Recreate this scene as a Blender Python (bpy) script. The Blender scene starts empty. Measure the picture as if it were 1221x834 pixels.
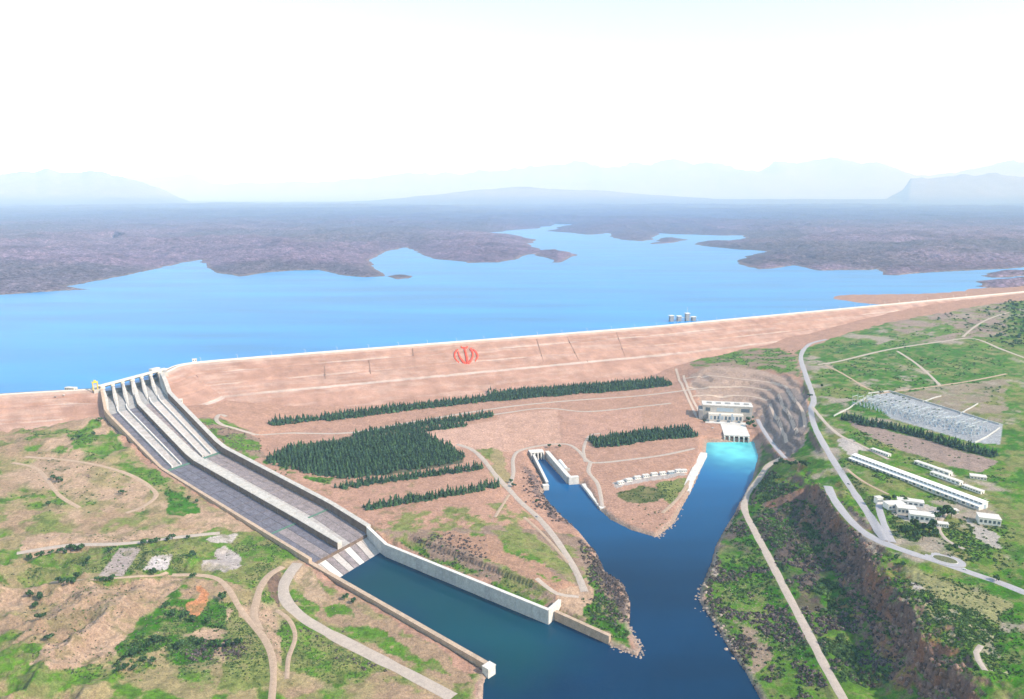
import bpy, bmesh, math, random
import numpy as np
from mathutils import Vector

# ------------------------------------------------------------------ camera, sky, sun, exposure
sc = bpy.context.scene
FPX, CX, CY, HZ, CAMZ = 900.0, 610.5, 417.0, 236.0, 495.0     # photo is 1221 x 834; metres, tail water at z = 0
TH = math.atan((CY - HZ) / FPX)
cam_d = bpy.data.cameras.new('camera')
cam_d.sensor_width = 36; cam_d.lens = 36 * FPX / 1221
cam_d.clip_start = 1; cam_d.clip_end = 200000
cam = bpy.data.objects.new('camera', cam_d)
sc.collection.objects.link(cam)
cam.location = (0, 0, CAMZ); cam.rotation_euler = (math.pi / 2 - TH, 0, 0)
sc.camera = cam

SUN_EL, SUN_AZ = math.radians(38), math.atan2(-0.40, 0.92)     # direction towards the sun, azimuth from +X
world = bpy.data.worlds.new('World'); sc.world = world; world.use_nodes = True
nt = world.node_tree
sky = nt.nodes.new('ShaderNodeTexSky'); sky.sky_type = 'NISHITA'; sky.sun_disc = False
sky.sun_elevation = SUN_EL; sky.sun_rotation = math.pi / 2 - SUN_AZ
sky.altitude = 300; sky.air_density = 2.1; sky.dust_density = 0.1; sky.ozone_density = 1.2
bg = nt.nodes['Background']; bg.inputs['Strength'].default_value = 0.15
nt.links.new(sky.outputs[0], bg.inputs[0])
sd = bpy.data.lights.new('sun', 'SUN'); sd.energy = 4.6; sd.angle = math.radians(0.55); sd.color = (1.0, 0.92, 0.82)
sun = bpy.data.objects.new('sun', sd); sc.collection.objects.link(sun)
sun.rotation_euler = Vector((math.cos(SUN_EL) * math.cos(SUN_AZ), math.cos(SUN_EL) * math.sin(SUN_AZ), math.sin(SUN_EL))).to_track_quat('Z', 'Y').to_euler()
sun.location = (0, 0, 900)
vs = sc.view_settings
vs.view_transform = 'Standard'; vs.look = 'None'; vs.gamma = 1; vs.use_curve_mapping = False
vs.exposure = 0.56
sc.cycles.use_denoising = True
sc.cycles.max_bounces = 7; sc.cycles.diffuse_bounces = 2; sc.cycles.volume_bounces = 4
sc.cycles.transparent_max_bounces = 6

rng = np.random.default_rng(7)
random.seed(7)
COL = sc.collection

# ------------------------------------------------------------------ numeric helpers
def ray(u, v):
    u = np.asarray(u, float); v = np.asarray(v, float)
    a = (u - CX) / FPX; b = (CY - v) / FPX
    return np.stack([a, math.cos(TH) + b * math.sin(TH), -math.sin(TH) + b * math.cos(TH)], -1)
def P(u, v, z):
    d = ray(u, v); k = (np.asarray(z, float) - CAMZ) / d[..., 2]
    return np.array([0, 0, CAMZ]) + d * k[..., None]
def pix(x, y, z):
    c, s = math.cos(TH), math.sin(TH); w = z - CAMZ
    f = y * c - w * s; up = y * s + w * c
    return CX + FPX * x / f, CY - FPX * up / f

def _hash(ix, iy, seed):
    h = (ix * 374761393 + iy * 668265263 + seed * 974634533) & 0xffffffff
    h = ((h ^ (h >> 13)) * 1274126177) & 0xffffffff
    return ((h ^ (h >> 16)) & 0xffff) / 65535.0
def vnoise(x, y, seed=0):
    ix = np.floor(x).astype(np.int64); iy = np.floor(y).astype(np.int64)
    fx = x - ix; fy = y - iy
    fx = fx * fx * (3 - 2 * fx); fy = fy * fy * (3 - 2 * fy)
    a = _hash(ix, iy, seed); b = _hash(ix + 1, iy, seed); c = _hash(ix, iy + 1, seed); d = _hash(ix + 1, iy + 1, seed)
    return (a * (1 - fx) + b * fx) * (1 - fy) + (c * (1 - fx) + d * fx) * fy
def fbm(x, y, sc_, octv=4, seed=0, gain=0.5):
    x = np.asarray(x, float); y = np.asarray(y, float)
    t = 0; a = 1.0; n = 0
    for k in range(octv):
        ca, sa = math.cos(0.6 * k), math.sin(0.6 * k)
        t = t + a * vnoise((x * ca - y * sa) / sc_ * 2 ** k + 17.3 * k, (x * sa + y * ca) / sc_ * 2 ** k - 9.1 * k, seed + k); n += a; a *= gain
    return t / n
def ridged(x, y, sc_, octv=4, seed=0):
    t = 0; a = 1.0; n = 0
    for k in range(octv):
        t = t + a * (1 - np.abs(2 * vnoise(x / sc_ * 2 ** k + 5.7 * k, y / sc_ * 2 ** k + 3.3 * k, seed + k) - 1)); n += a; a *= 0.5
    return t / n
def sstep(a, b, x):
    t = np.clip((x - a) / (b - a), 0, 1); return t * t * (3 - 2 * t)
def inpoly(x, y, poly):
    inside = np.zeros(x.shape, bool); n = len(poly)
    for i in range(n):
        x1, y1 = poly[i][:2]; x2, y2 = poly[(i + 1) % n][:2]
        if y1 == y2: continue
        c = ((y1 > y) != (y2 > y)) & (x < (x2 - x1) * (y - y1) / (y2 - y1) + x1)
        inside ^= c
    return inside
def segdist(x, y, pts, closed=False, want_t=False):
    best = np.full(x.shape, 1e18); bt = np.zeros(x.shape); n = len(pts); L = 0.0
    for i in range(n if closed else n - 1):
        x1, y1 = pts[i][:2]; x2, y2 = pts[(i + 1) % n][:2]
        dx, dy = x2 - x1, y2 - y1; l2 = dx * dx + dy * dy + 1e-9
        t = np.clip(((x - x1) * dx + (y - y1) * dy) / l2, 0, 1)
        d = (x - x1 - t * dx) ** 2 + (y - y1 - t * dy) ** 2
        m = d < best
        best = np.where(m, d, best); bt = np.where(m, i + t, bt)
    return (np.sqrt(best), bt) if want_t else np.sqrt(best)
def smooth_path(pts, step):
    pts = np.asarray(pts, float); out = []
    n = len(pts)
    for i in range(n - 1):
        p0 = pts[max(i - 1, 0)]; p1 = pts[i]; p2 = pts[i + 1]; p3 = pts[min(i + 2, n - 1)]
        m = max(1, int(np.linalg.norm((p2 - p1)[:2]) / step))
        for k in range(m):
            t = k / m
            out.append(0.5 * ((2 * p1) + (-p0 + p2) * t + (2 * p0 - 5 * p1 + 4 * p2 - p3) * t * t + (-p0 + 3 * p1 - 3 * p2 + p3) * t ** 3))
    out.append(pts[-1]); return np.array(out)

# ------------------------------------------------------------------ materials
def mat(name, color, rough=0.85, spec=0.25, detail=0.25, scale=0.3, bump=0.0, bscale=None, attr=None, metallic=0.0, scale2=None):
    m = bpy.data.materials.new(name); m.use_nodes = True
    n = m.node_tree; b = n.nodes['Principled BSDF']
    b.inputs['Roughness'].default_value = rough; b.inputs['Specular IOR Level'].default_value = spec; b.inputs['Metallic'].default_value = metallic
    geo = n.nodes.new('ShaderNodeNewGeometry')
    tx = n.nodes.new('ShaderNodeTexNoise'); tx.inputs['Scale'].default_value = scale; tx.inputs['Detail'].default_value = 6; tx.inputs['Roughness'].default_value = 0.65
    n.links.new(geo.outputs['Position'], tx.inputs['Vector'])
    mr = n.nodes.new('ShaderNodeMapRange'); mr.inputs['From Min'].default_value = 0.3; mr.inputs['From Max'].default_value = 0.7
    mr.inputs['To Min'].default_value = 1 - detail; mr.inputs['To Max'].default_value = 1 + detail
    n.links.new(tx.outputs['Fac'], mr.inputs['Value'])
    val = mr.outputs[0]
    if scale2:
        t2 = n.nodes.new('ShaderNodeTexNoise'); t2.inputs['Scale'].default_value = scale2; t2.inputs['Detail'].default_value = 3
        n.links.new(geo.outputs['Position'], t2.inputs['Vector'])
        m2 = n.nodes.new('ShaderNodeMapRange'); m2.inputs['From Min'].default_value = 0.3; m2.inputs['From Max'].default_value = 0.7
        m2.inputs['To Min'].default_value = 1 - detail; m2.inputs['To Max'].default_value = 1 + detail
        n.links.new(t2.outputs['Fac'], m2.inputs['Value'])
        mu = n.nodes.new('ShaderNodeMath'); mu.operation = 'MULTIPLY'; n.links.new(val, mu.inputs[0]); n.links.new(m2.outputs[0], mu.inputs[1]); val = mu.outputs[0]
    mx = n.nodes.new('ShaderNodeVectorMath'); mx.operation = 'SCALE'
    if attr:
        at = n.nodes.new('ShaderNodeAttribute'); at.attribute_name = attr; n.links.new(at.outputs['Color'], mx.inputs[0])
    else:
        mx.inputs[0].default_value = color[:3]
    n.links.new(val, mx.inputs['Scale']); n.links.new(mx.outputs[0], b.inputs['Base Color'])
    if bump:
        bp = n.nodes.new('ShaderNodeBump'); bp.inputs['Strength'].default_value = 1.0; bp.inputs['Distance'].default_value = bump
        tb = n.nodes.new('ShaderNodeTexNoise'); tb.inputs['Scale'].default_value = bscale or scale; tb.inputs['Detail'].default_value = 5
        n.links.new(geo.outputs['Position'], tb.inputs['Vector'])
        n.links.new(tb.outputs['Fac'], bp.inputs['Height']); n.links.new(bp.outputs[0], b.inputs['Normal'])
    return m
M = {}
M['terrain'] = mat('terrain', None, 0.95, 0.1, 0.27, 0.22, 1.6, 0.22, attr='cover', scale2=0.7)
M['far'] = mat('far_terrain', None, 0.95, 0.1, 0.65, 0.035, 14.0, 0.03, attr='cover', scale2=0.11)
M['dam'] = mat('dam_rockfill', None, 0.95, 0.1, 0.15, 0.35, 0.9, 0.3, attr='cover', scale2=0.03)
M['concrete'] = mat('concrete', (0.47, 0.45, 0.435), 0.85, 0.2, 0.2, 0.15, scale2=0.9)
M['concrete_tan'] = mat('concrete_tan', (0.46, 0.35, 0.27), 0.9, 0.2, 0.2, 0.12, scale2=0.8)
M['concrete_grey'] = mat('concrete_grey', (0.31, 0.31, 0.32), 0.85, 0.2, 0.22, 0.12, scale2=0.8)
M['concrete_white'] = mat('concrete_white', (0.62, 0.60, 0.585), 0.85, 0.2, 0.16, 0.2, scale2=1.0)
M['chute_grey'] = mat('chute_grey', (0.145, 0.14, 0.175), 0.8, 0.25, 0.3, 0.1, scale2=0.5)
M['chute_pale'] = mat('chute_pale', (0.42, 0.39, 0.385), 0.85, 0.25, 0.22, 0.1, scale2=0.5)
M['wall_brown'] = mat('shaded_wall_and_bed', (0.17, 0.125, 0.10), 0.9, 0.15, 0.3, 0.15, scale2=0.8)  # shade of the inner wall faces put into the colour; also the slab bed
M['road'] = mat('gravel_road', (0.43, 0.365, 0.325), 0.95, 0.1, 0.14, 0.2, scale2=1.0)
M['asphalt'] = mat('pale_asphalt', (0.37, 0.36, 0.395), 0.9, 0.15, 0.1, 0.2, scale2=1.0)
M['track'] = mat('dirt_track', (0.42, 0.31, 0.235), 0.95, 0.1, 0.16, 0.2, scale2=1.0)
M['white'] = mat('white_paint', (0.80, 0.80, 0.80), 0.6, 0.3, 0.06, 0.3)
M['offwhite'] = mat('offwhite_render', (0.70, 0.66, 0.62), 0.8, 0.2, 0.1, 0.3)
M['bluegrey'] = mat('bluegrey_panel', (0.36, 0.45, 0.56), 0.6, 0.3, 0.1, 0.3)
M['dark'] = mat('dark_opening', (0.025, 0.027, 0.03), 0.7, 0.2, 0.1, 0.3)
M['glass'] = mat('window_glass', (0.10, 0.14, 0.18), 0.15, 0.5, 0.1, 0.3)
M['steel'] = mat('galvanised_steel', (0.52, 0.58, 0.64), 0.5, 0.5, 0.08, 0.5, metallic=0.2)
M['steel_dark'] = mat('painted_gate', (0.16, 0.20, 0.24), 0.6, 0.4, 0.15, 0.5)
M['yellow'] = mat('yellow_paint', (0.75, 0.55, 0.06), 0.6, 0.3, 0.08, 0.5)
M['red'] = mat('red_stones', (0.80, 0.10, 0.06), 0.9, 0.1, 0.15, 0.6)
M['trunk'] = mat('bark', (0.13, 0.09, 0.06), 0.95, 0.1, 0.2, 1.0)
M['conifer'] = mat('conifer_foliage', (0.028, 0.062, 0.034), 0.9, 0.1, 0.5, 0.15, scale2=0.9)
M['conifer_b'] = mat('conifer_foliage_b', (0.040, 0.085, 0.036), 0.9, 0.1, 0.5, 0.15, scale2=0.9)
M['broad'] = mat('broadleaf_foliage', (0.035, 0.080, 0.028), 0.9, 0.1, 0.5, 0.2, scale2=0.9)
M['brush'] = mat('bare_brush', (0.095, 0.078, 0.076), 0.95, 0.05, 0.5, 0.1, scale2=0.8)
M['shrub'] = mat('green_shrub', (0.050, 0.095, 0.030), 0.95, 0.05, 0.5, 0.1, scale2=0.8)
def vary(m, lo, hi):
    n = m.node_tree; b = n.nodes['Principled BSDF']; src = b.inputs['Base Color'].links[0].from_socket
    g = n.nodes.new('ShaderNodeNewGeometry'); r = n.nodes.new('ShaderNodeMapRange'); r.inputs['To Min'].default_value = lo; r.inputs['To Max'].default_value = hi
    n.links.new(g.outputs['Random Per Island'], r.inputs['Value']); v = n.nodes.new('ShaderNodeVectorMath'); v.operation = 'SCALE'; n.links.new(src, v.inputs[0]); n.links.new(r.outputs[0], v.inputs['Scale']); n.links.new(v.outputs[0], b.inputs['Base Color'])
for k_ in ('conifer', 'conifer_b', 'broad', 'brush', 'shrub'): vary(M[k_], .45, 1.7)
M['rock'] = mat('bank_rock', (0.36, 0.29, 0.25), 0.95, 0.1, 0.3, 0.3, scale2=1.2)
M['cartyre'] = mat('tyre', (0.03, 0.03, 0.03), 0.8, 0.2, 0.1, 1)

def water_mat(name, deep, rough, bumpd, bscale, attr=None, spec=0.5):
    m = bpy.data.materials.new(name); m.use_nodes = True; n = m.node_tree; b = n.nodes['Principled BSDF']
    b.inputs['Base Color'].default_value = (*deep, 1); b.inputs['Roughness'].default_value = rough; b.inputs['IOR'].default_value = 1.33
    b.inputs['Specular IOR Level'].default_value = spec
    geo = n.nodes.new('ShaderNodeNewGeometry')
    tb = n.nodes.new('ShaderNodeTexNoise'); tb.inputs['Scale'].default_value = bscale; tb.inputs['Detail'].default_value = 6
    n.links.new(geo.outputs['Position'], tb.inputs['Vector'])
    bp = n.nodes.new('ShaderNodeBump'); bp.inputs['Distance'].default_value = bumpd; n.links.new(tb.outputs['Fac'], bp.inputs['Height']); n.links.new(bp.outputs[0], b.inputs['Normal'])
    # broad streaks: long bands of slightly paler and darker base colour
    mp = n.nodes.new('ShaderNodeMapping'); mp.inputs['Scale'].default_value = (0.0012, 0.006, 0.001); n.links.new(geo.outputs['Position'], mp.inputs['Vector'])
    t2 = n.nodes.new('ShaderNodeTexNoise'); t2.inputs['Scale'].default_value = 1.0; t2.inputs['Detail'].default_value = 4; n.links.new(mp.outputs[0], t2.inputs['Vector'])
    mr = n.nodes.new('ShaderNodeMapRange'); mr.inputs['From Min'].default_value = 0.35; mr.inputs['From Max'].default_value = 0.7
    mr.inputs['To Min'].default_value = 0.82; mr.inputs['To Max'].default_value = 1.25; n.links.new(t2.outputs['Fac'], mr.inputs['Value'])
    sv = n.nodes.new('ShaderNodeVectorMath'); sv.operation = 'SCALE'; n.links.new(mr.outputs[0], sv.inputs['Scale'])
    if attr:
        at = n.nodes.new('ShaderNodeAttribute'); at.attribute_name = attr; n.links.new(at.outputs['Color'], sv.inputs[0])
    else: sv.inputs[0].default_value = deep
    n.links.new(sv.outputs[0], b.inputs['Base Color'])
    return m
M['lake'] = water_mat('lake_water', (0.002, 0.215, 0.56), 0.30, 0.35, 0.06, spec=0.35)
M['river'] = water_mat('river_water', (0.005, 0.07, 0.15), 0.12, 0.12, 0.25, attr='cover', spec=0.14)

# ------------------------------------------------------------------ object helpers
def tag(o, label=None, cat=None, group=None, kind=None):
    for k, v in (('label', label), ('category', cat), ('group', group), ('kind', kind)):
        if v: o[k] = v
    return o
def link_mesh(name, me, m, parent=None, loc=(0, 0, 0)):
    o = bpy.data.objects.new(name, me); COL.objects.link(o)
    if m is not None and len(me.materials) == 0: me.materials.append(m)
    o.parent = parent; o.location = loc
    return o
def mesh_np(name, verts, quads=None, tris=None, colors=None, smooth=False):
    me = bpy.data.meshes.new(name)
    verts = np.ascontiguousarray(verts, np.float32)
    loops = []; starts = []; s = 0
    if quads is not None and len(quads):
        q = np.asarray(quads, np.int32); loops.append(q.ravel()); starts.append(np.arange(len(q), dtype=np.int32) * 4); s = len(q) * 4
    if tris is not None and len(tris):
        t = np.asarray(tris, np.int32); loops.append(t.ravel()); starts.append(s + np.arange(len(t), dtype=np.int32) * 3)
    loops = np.concatenate(loops); starts = np.concatenate(starts)
    me.vertices.add(len(verts)); me.vertices.foreach_set('co', verts.ravel())
    me.loops.add(len(loops)); me.loops.foreach_set('vertex_index', loops)
    me.polygons.add(len(starts)); me.polygons.foreach_set('loop_start', starts)
    if smooth: me.polygons.foreach_set('use_smooth', np.ones(len(starts), bool))
    me.update(calc_edges=True)
    if colors is not None:
        a = me.attributes.new('cover', 'FLOAT_COLOR', 'POINT')
        c = np.ones((len(verts), 4), np.float32); c[:, :3] = colors; a.data.foreach_set('color', c.ravel())
    me.validate()
    return me
def empty(name, loc, rz=0):
    o = bpy.data.objects.new(name, None); COL.objects.link(o); o.location = loc; o.rotation_euler = (0, 0, rz); o.empty_display_size = 2
    return o
class MB:
    """collects shapes in a local frame (origin o, x axis along ux, y to its left, z up)"""
    def __init__(self, o=(0, 0, 0), ux=(1, 0)):
        self.v = []; self.f = []; self.o = np.array([*o][:3], float) if len(o) > 2 else np.array([*o, 0.0])
        l = math.hypot(*ux); self.ux = np.array([ux[0] / l, ux[1] / l]); self.uy = np.array([-self.ux[1], self.ux[0]])
    def w(self, x, y, z):
        p = self.o[:2] + self.ux * x + self.uy * y
        return (p[0], p[1], self.o[2] + z)
    def hexa(self, p):         # 8 world points: bottom ring then top ring
        k = len(self.v); self.v += [tuple(q) for q in p]
        self.f += [(k, k + 3, k + 2, k + 1), (k + 4, k + 5, k + 6, k + 7), (k, k + 1, k + 5, k + 4), (k + 1, k + 2, k + 6, k + 5), (k + 2, k + 3, k + 7, k + 6), (k + 3, k, k + 4, k + 7)]
        return self
    def box(self, x0, x1, y0, y1, z0, z1, top=None, ytop=None):
        tx0, tx1 = (x0, x1) if top is None else top
        ty0, ty1 = (y0, y1) if ytop is None else ytop
        return self.hexa([self.w(x0, y0, z0), self.w(x1, y0, z0), self.w(x1, y1, z0), self.w(x0, y1, z0),
                          self.w(tx0, ty0, z1), self.w(tx1, ty0, z1), self.w(tx1, ty1, z1), self.w(tx0, ty1, z1)])
    def prism(self, prof, y0, y1):      # profile in x,z extruded along y
        k = len(self.v); n = len(prof)
        self.v += [self.w(x, y0, z) for x, z in prof] + [self.w(x, y1, z) for x, z in prof]
        self.f += [tuple(k + i for i in range(n)), tuple(k + n + i for i in reversed(range(n)))]
        self.f += [(k + i, k + n + i, k + n + (i + 1) % n, k + (i + 1) % n) for i in range(n)]
        return self
    def bar(self, a, b, r, n=5):
        a = np.array(self.w(*a)); b = np.array(self.w(*b)); d = b - a; d = d / (np.linalg.norm(d) + 1e-9)
        h = np.array([0, 0, 1.0]) if abs(d[2]) < 0.9 else np.array([1.0, 0, 0])
        e1 = np.cross(d, h); e1 /= np.linalg.norm(e1); e2 = np.cross(d, e1); k = len(self.v)
        for p in (a, b):
            for i in range(n):
                t = 2 * math.pi * i / n; self.v.append(tuple(p + r * (math.cos(t) * e1 + math.sin(t) * e2)))
        self.f += [(k + i, k + (i + 1) % n, k + n + (i + 1) % n, k + n + i) for i in range(n)]
        self.f += [tuple(k + i for i in reversed(range(n))), tuple(k + n + i for i in range(n))]
        return self
    def mesh(self, name, loc=(0, 0, 0)):
        me = bpy.data.meshes.new(name); l = np.array(loc)
        me.from_pydata([tuple(np.array(p) - l) for p in self.v], [], self.f)
        bm = bmesh.new(); bm.from_mesh(me); bmesh.ops.recalc_face_normals(bm, faces=bm.faces); bm.to_mesh(me); bm.free()
        return me
    def build(self, name, m, parent=None, gp=(0, 0, 0)):
        base = np.array(gp, float)
        q = parent
        while q is not None:
            base = base + np.array(q.location); q = q.parent
        return link_mesh(name, self.mesh(name, base), m, parent)
def thing(name, loc, label, cat, group=None):
    o = empty(name, loc); tag(o, label, cat, group); return o

# ------------------------------------------------------------------ the lie of the land
CREST, LAKE = 120.0, 107.0
def PP(lst, z): return [tuple(P(u, v, z)[:2]) for u, v in lst]
# spillway stations: left edge, right edge (plan), floor height
SP = {'g': ((-822, 1470), (-770, 1605), 100), 'a': ((-770, 1385), (-712, 1512), 90), 'b': ((-583, 1198), (-526, 1296), 45),
      'c': ((-350, 1005), (-285, 1098), 21), 'd': ((-268, 936), (-212, 1026), 14), 'e': ((-223, 902), (-178, 983), -4), 'f': ((-25, 722), (42, 811), -6)}
SPL = [np.array(SP[k][0], float) for k in 'gabcdef']; SPR = [np.array(SP[k][1], float) for k in 'gabcdef']; SPZ = [SP[k][2] for k in 'gabcdef']
CRESTR = [tuple(SPR[0] + np.array([-34, -30])), tuple(SPR[0] + np.array([4, 4])), *PP([(222, 434.5), (300, 427), (330, 424.7), (360, 422.4), (480, 413.1), (765, 391), (850, 383.1), (1180, 352), (1300, 340.8)], CREST)]
CRESTL = [*PP([(-90, 477), (20, 469)], CREST), tuple(SPL[0] - np.array([4, 4])), tuple(SPL[0] + np.array([60, -12]))]

CP = [(20,500,75),(60,510,72),(110,500,84),(140,530,66),(165,555,56),(190,580,46),(240,600,36),(300,630,27),(30,560,58),(80,560,60),(130,580,50),
(60,610,48),(120,610,44),(200,612,40),(20,640,40),(80,645,38),(180,645,34),(260,645,28),(320,655,20),(60,675,36),(150,672,34),(230,680,30),(30,700,42),
(100,710,46),(170,700,42),(205,725,30),(245,720,26),(290,700,24),(30,760,42),(110,760,46),(60,800,52),(160,790,34),(230,770,26),(310,750,20),(270,810,28),
(340,800,18),(360,690,11),(400,730,7),(450,770,6),(340,720,13),(420,800,10),(500,790,5),(540,820,4),(560,790,4),(420,720,6),(480,755,6),(-100,600,60),(-100,800,55),(-60,480,80),
(-100,1100,50),(200,1100,30),(500,1000,8),(235,500,70),(270,530,55),(310,555,46),(345,575,38),(400,598,32),(300,535,45),(330,520,33),
(350,515,26),(450,505,21),(330,545,36),(400,540,26),(470,530,22),(540,540,19),(400,570,28),(480,565,23),(560,560,19),(450,600,26),(520,595,23),(590,580,18),
(470,625,23),(540,615,21),(610,610,15),(600,560,16),(580,530,18),(625,560,12),(630,590,8),(650,610,5),(500,640,21),(560,650,22),(600,650,24),(640,650,18),
(500,660,17),(560,690,17),(610,705,17),(640,690,21),(680,650,8),(670,710,15),(700,700,10),(720,740,5),(690,735,8),(740,760,3),(735,720,5),(705,670,6),
(600,487,20),(680,480,20),(765,474,20),(570,478,20),(700,465,20),(640,515,13),(700,505,15),(640,532,10),(670,540,11),(765,510,14),(740,525,12),(690,555,11),(720,575,9),
(700,585,6),(750,600,6),(760,560,11),(800,545,12),(830,540,9),(815,575,7),(795,610,5),(770,620,4),(810,480,24),(800,510,15),(830,470,28),(820,500,18),(835,515,12),
(810,455,24),(840,440,52),(880,438,58),(920,440,62),(945,455,63),(850,455,42),(900,455,44),(860,470,27),(900,472,27),(930,475,45),(955,480,62),(870,490,12),(905,490,13),
(850,498,12),(890,498,12),(925,500,34),(950,510,58),(900,515,12),(905,504,13),(920,525,16),(933,546,18),(950,535,42),(965,545,58),
(830,432,46),(860,425,50),(920,412,60),(980,400,74),(1050,385,90),(1120,372,104),(1160,365,111),(1190,358,115),(1250,350,118),
(1000,430,73),(1080,420,78),(1180,410,86),(1000,470,68),(1080,460,70),(1180,450,74),(1250,440,76),(985,500,66),(1050,500,66),(1180,500,66),(1180,540,62),(1100,540,62),(1010,540,63),
(1180,600,60),(1100,590,60),(1040,600,60),(1060,650,60),(1180,690,60),(1120,690,60),(1250,700,60),(1350,600,62),(1180,780,60),(1110,740,60),(1160,815,60),(1260,810,60),(1350,900,60),
(950,560,42),(985,590,57),(1010,625,58),(1040,670,59),(1070,715,60),(1100,755,60),(1140,800,60),(1200,880,60),
(978,622,38),(1006,665,38),(1038,712,38),(1068,757,38),(1102,804,38),(940,620,21),(965,670,19),(990,720,18),(1015,765,16),(1040,810,16),(1090,880,18),
(895,600,13),(905,650,11),(930,700,11),(965,760,11),(985,800,11),(1010,870,11),(870,640,6),(865,690,6),(880,730,5),(910,770,5),(930,810,5),(960,880,5),(905,560,14),
(30,440,60),(300,405,60),(600,380,60),(800,362,60),(950,350,60),(1100,338,80),(1200,335,90),(1008,355,111),(1030,352,112),(990,362,101),(1190,349,114),(1250,343,122),(1320,335,130)]
CPW = np.array([[*P(u, v, z)[:2], z] for u, v, z in CP])
def rbf_fit(c):
    d = np.sqrt(((c[:, None, :2] - c[None, :, :2]) ** 2).sum(-1)) + np.eye(len(c)) * -6.0
    n = len(c); A = np.zeros((n + 1, n + 1)); A[:n, :n] = d; A[n, :n] = 1; A[:n, n] = 1
    return np.linalg.solve(A, np.append(c[:, 2], 0))
RW = rbf_fit(CPW)
def rbf(x, y):
    out = np.full(x.shape, RW[-1])
    for (cx, cy, _), w in zip(CPW, RW[:-1]): out += w * np.sqrt((x - cx) ** 2 + (y - cy) ** 2)
    return out
WATER = PP([(843,528),(899,527),(904,545),(897,572),(884,600),(866,628),(853,652),(848,672),(836,700),(834,718),(846,735),(858,755),(872,778),(890,803),(915,850),(940,900),
(760,960),(600,960),(572,870),(577,815)], 0) + [tuple(SPL[6]), tuple(SPL[5]), tuple(SPR[5]), tuple(SPR[6])] + \
 PP([(662,737),(727,770),(760,783),(765,774),(751,750),(752,720),(743,697),(722,684),(711,660),(690,634),(670,616),(660,606),(647,590),(652,580),(634,548),(648,546),(676,577),(692,578),(716,609),(728,620),(752,632),(783,641),(803,625),(816,600),(829,575),(841,545)], 0)
SPFOOT = [tuple(p) for p in SPL] + [tuple(p) for p in reversed(SPR)]
UPG = np.array([-0.93, 0.36]) * 110
SPCLIP = [tuple(SPL[0] + UPG)] + SPFOOT[:7] + SPFOOT[7:] + [tuple(SPR[0] + UPG)]
SPMID = [(SPL[i] + SPR[i]) / 2 for i in range(7)]
AMPH = PP([(822,448),(850,436),(905,440),(945,450),(962,470)], 55) + PP([(962,520),(945,545)], 40) + PP([(905,512),(895,496),(842,496),(828,470)], 14)
CLIFF = PP([(955,560),(985,590),(1010,625),(1040,670),(1070,715),(1100,755),(1140,800),(1200,880)], 59)

APRON = PP([(318,515),(420,500),(600,478),(800,460),(835,500),(838,540),(800,600),(730,612),(690,580),(640,545),(600,600),(540,625),(430,612),(330,560)], 18)
def ground(x, y):
    z = rbf(x, y)
    far = sstep(1500, 3000, y)
    rough = 0.4 + 0.6 * fbm(x, y, 260, 2, 3)
    eng = inpoly(x, y, APRON); ed = np.where(eng, sstep(0, 50, segdist(x, y, APRON, True)), 0)
    z += (fbm(x, y, 55, 5, 11) - 0.5) * 7.0 * rough * (1 - .85 * ed) + (fbm(x, y, 9, 3, 12) - 0.5) * 1.2 * (1 - far) * (1 - .8 * ed)
    # eroded mounds of the left bank
    lm = sstep(-330, -440, x - 0.0 * y) * sstep(1000, 880, y)
    z += lm * (ridged(x, y, 52, 5, 21) - 0.55) * 27
    lm2 = sstep(-560, -700, x) * sstep(1180, 1260, y) * sstep(1560, 1480, y)
    z += lm2 * (ridged(x, y, 70, 4, 22) - 0.55) * 14
    wl = np.clip(lm + lm2 + sstep(-330, -420, x) * sstep(1250, 1150, y) * .5, 0, 1)
    z += wl * (ridged(x, y, 15, 3, 23) - .5) * 3.2
    # gullied cliff on the right bank
    dc = segdist(x, y, CLIFF)
    g = np.exp(-(dc / 34) ** 2)
    z += g * (ridged(x, y, 21, 5, 31) - 0.6) * 20
    _, tc = segdist(x, y, CLIFF, False, True); ci = np.clip(tc.astype(int), 0, len(CLIFF) - 2); ca = np.array(CLIFF); cd = ca[ci + 1] - ca[ci]
    cr = cd[..., 0] * (y - ca[ci, 1]) - cd[..., 1] * (x - ca[ci, 0])     # > 0 on the plateau side
    dl = np.where(cr > 0, -dc, dc) + (ridged(x, y, 26, 3, 37) - .55) * 22
    z -= 17 * sstep(0, 7, dl) * sstep(95, 25, dl) * (y < 1130)
    tal = sstep(120, 40, dc) * (x < 700)
    z += tal * (fbm(x, y, 22, 4, 33) - 0.5) * 6
    # benched cut round the powerhouse
    am = inpoly(x, y, AMPH)
    zz = z[am]; zz = zz + (fbm(x[am], y[am], 40, 2, 35) - .5) * 2; st = 9.0; q = np.floor(zz / st); fr = zz / st - q
    z[am] = (q + .3 * fr + .7 * sstep(0.6, 0.85, fr)) * st + (fbm(x[am], y[am], 7, 3, 36) - .5) * 1.6
    # spillway trench
    d = segdist(x, y, SPFOOT, True); ins = inpoly(x, y, SPFOOT)
    _, ti = segdist(x, y, SPMID, False, True)
    fz = np.interp(ti, range(7), SPZ)
    sdist = np.where(ins, -d, d)
    z = np.where(sdist < 5, np.minimum(z, fz - 9), z)
    z = np.where((sdist >= 5) & (sdist < 40), np.minimum(z, fz + 11.5 + (sdist - 5) * 0.25), z)
    # river bed and banks
    d = segdist(x, y, WATER, True); ins = inpoly(x, y, WATER)
    wob = (fbm(x, y, 14, 3, 41) - 0.5) * 5
    bank = 0.5 + np.maximum(d + wob * sstep(0, 6, d), 0) * 0.7
    z = np.where(ins, np.minimum(z, -1.0 - np.minimum(d * 0.5, 5)), np.where(d < 60, np.minimum(z, bank), z))
    return z

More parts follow.
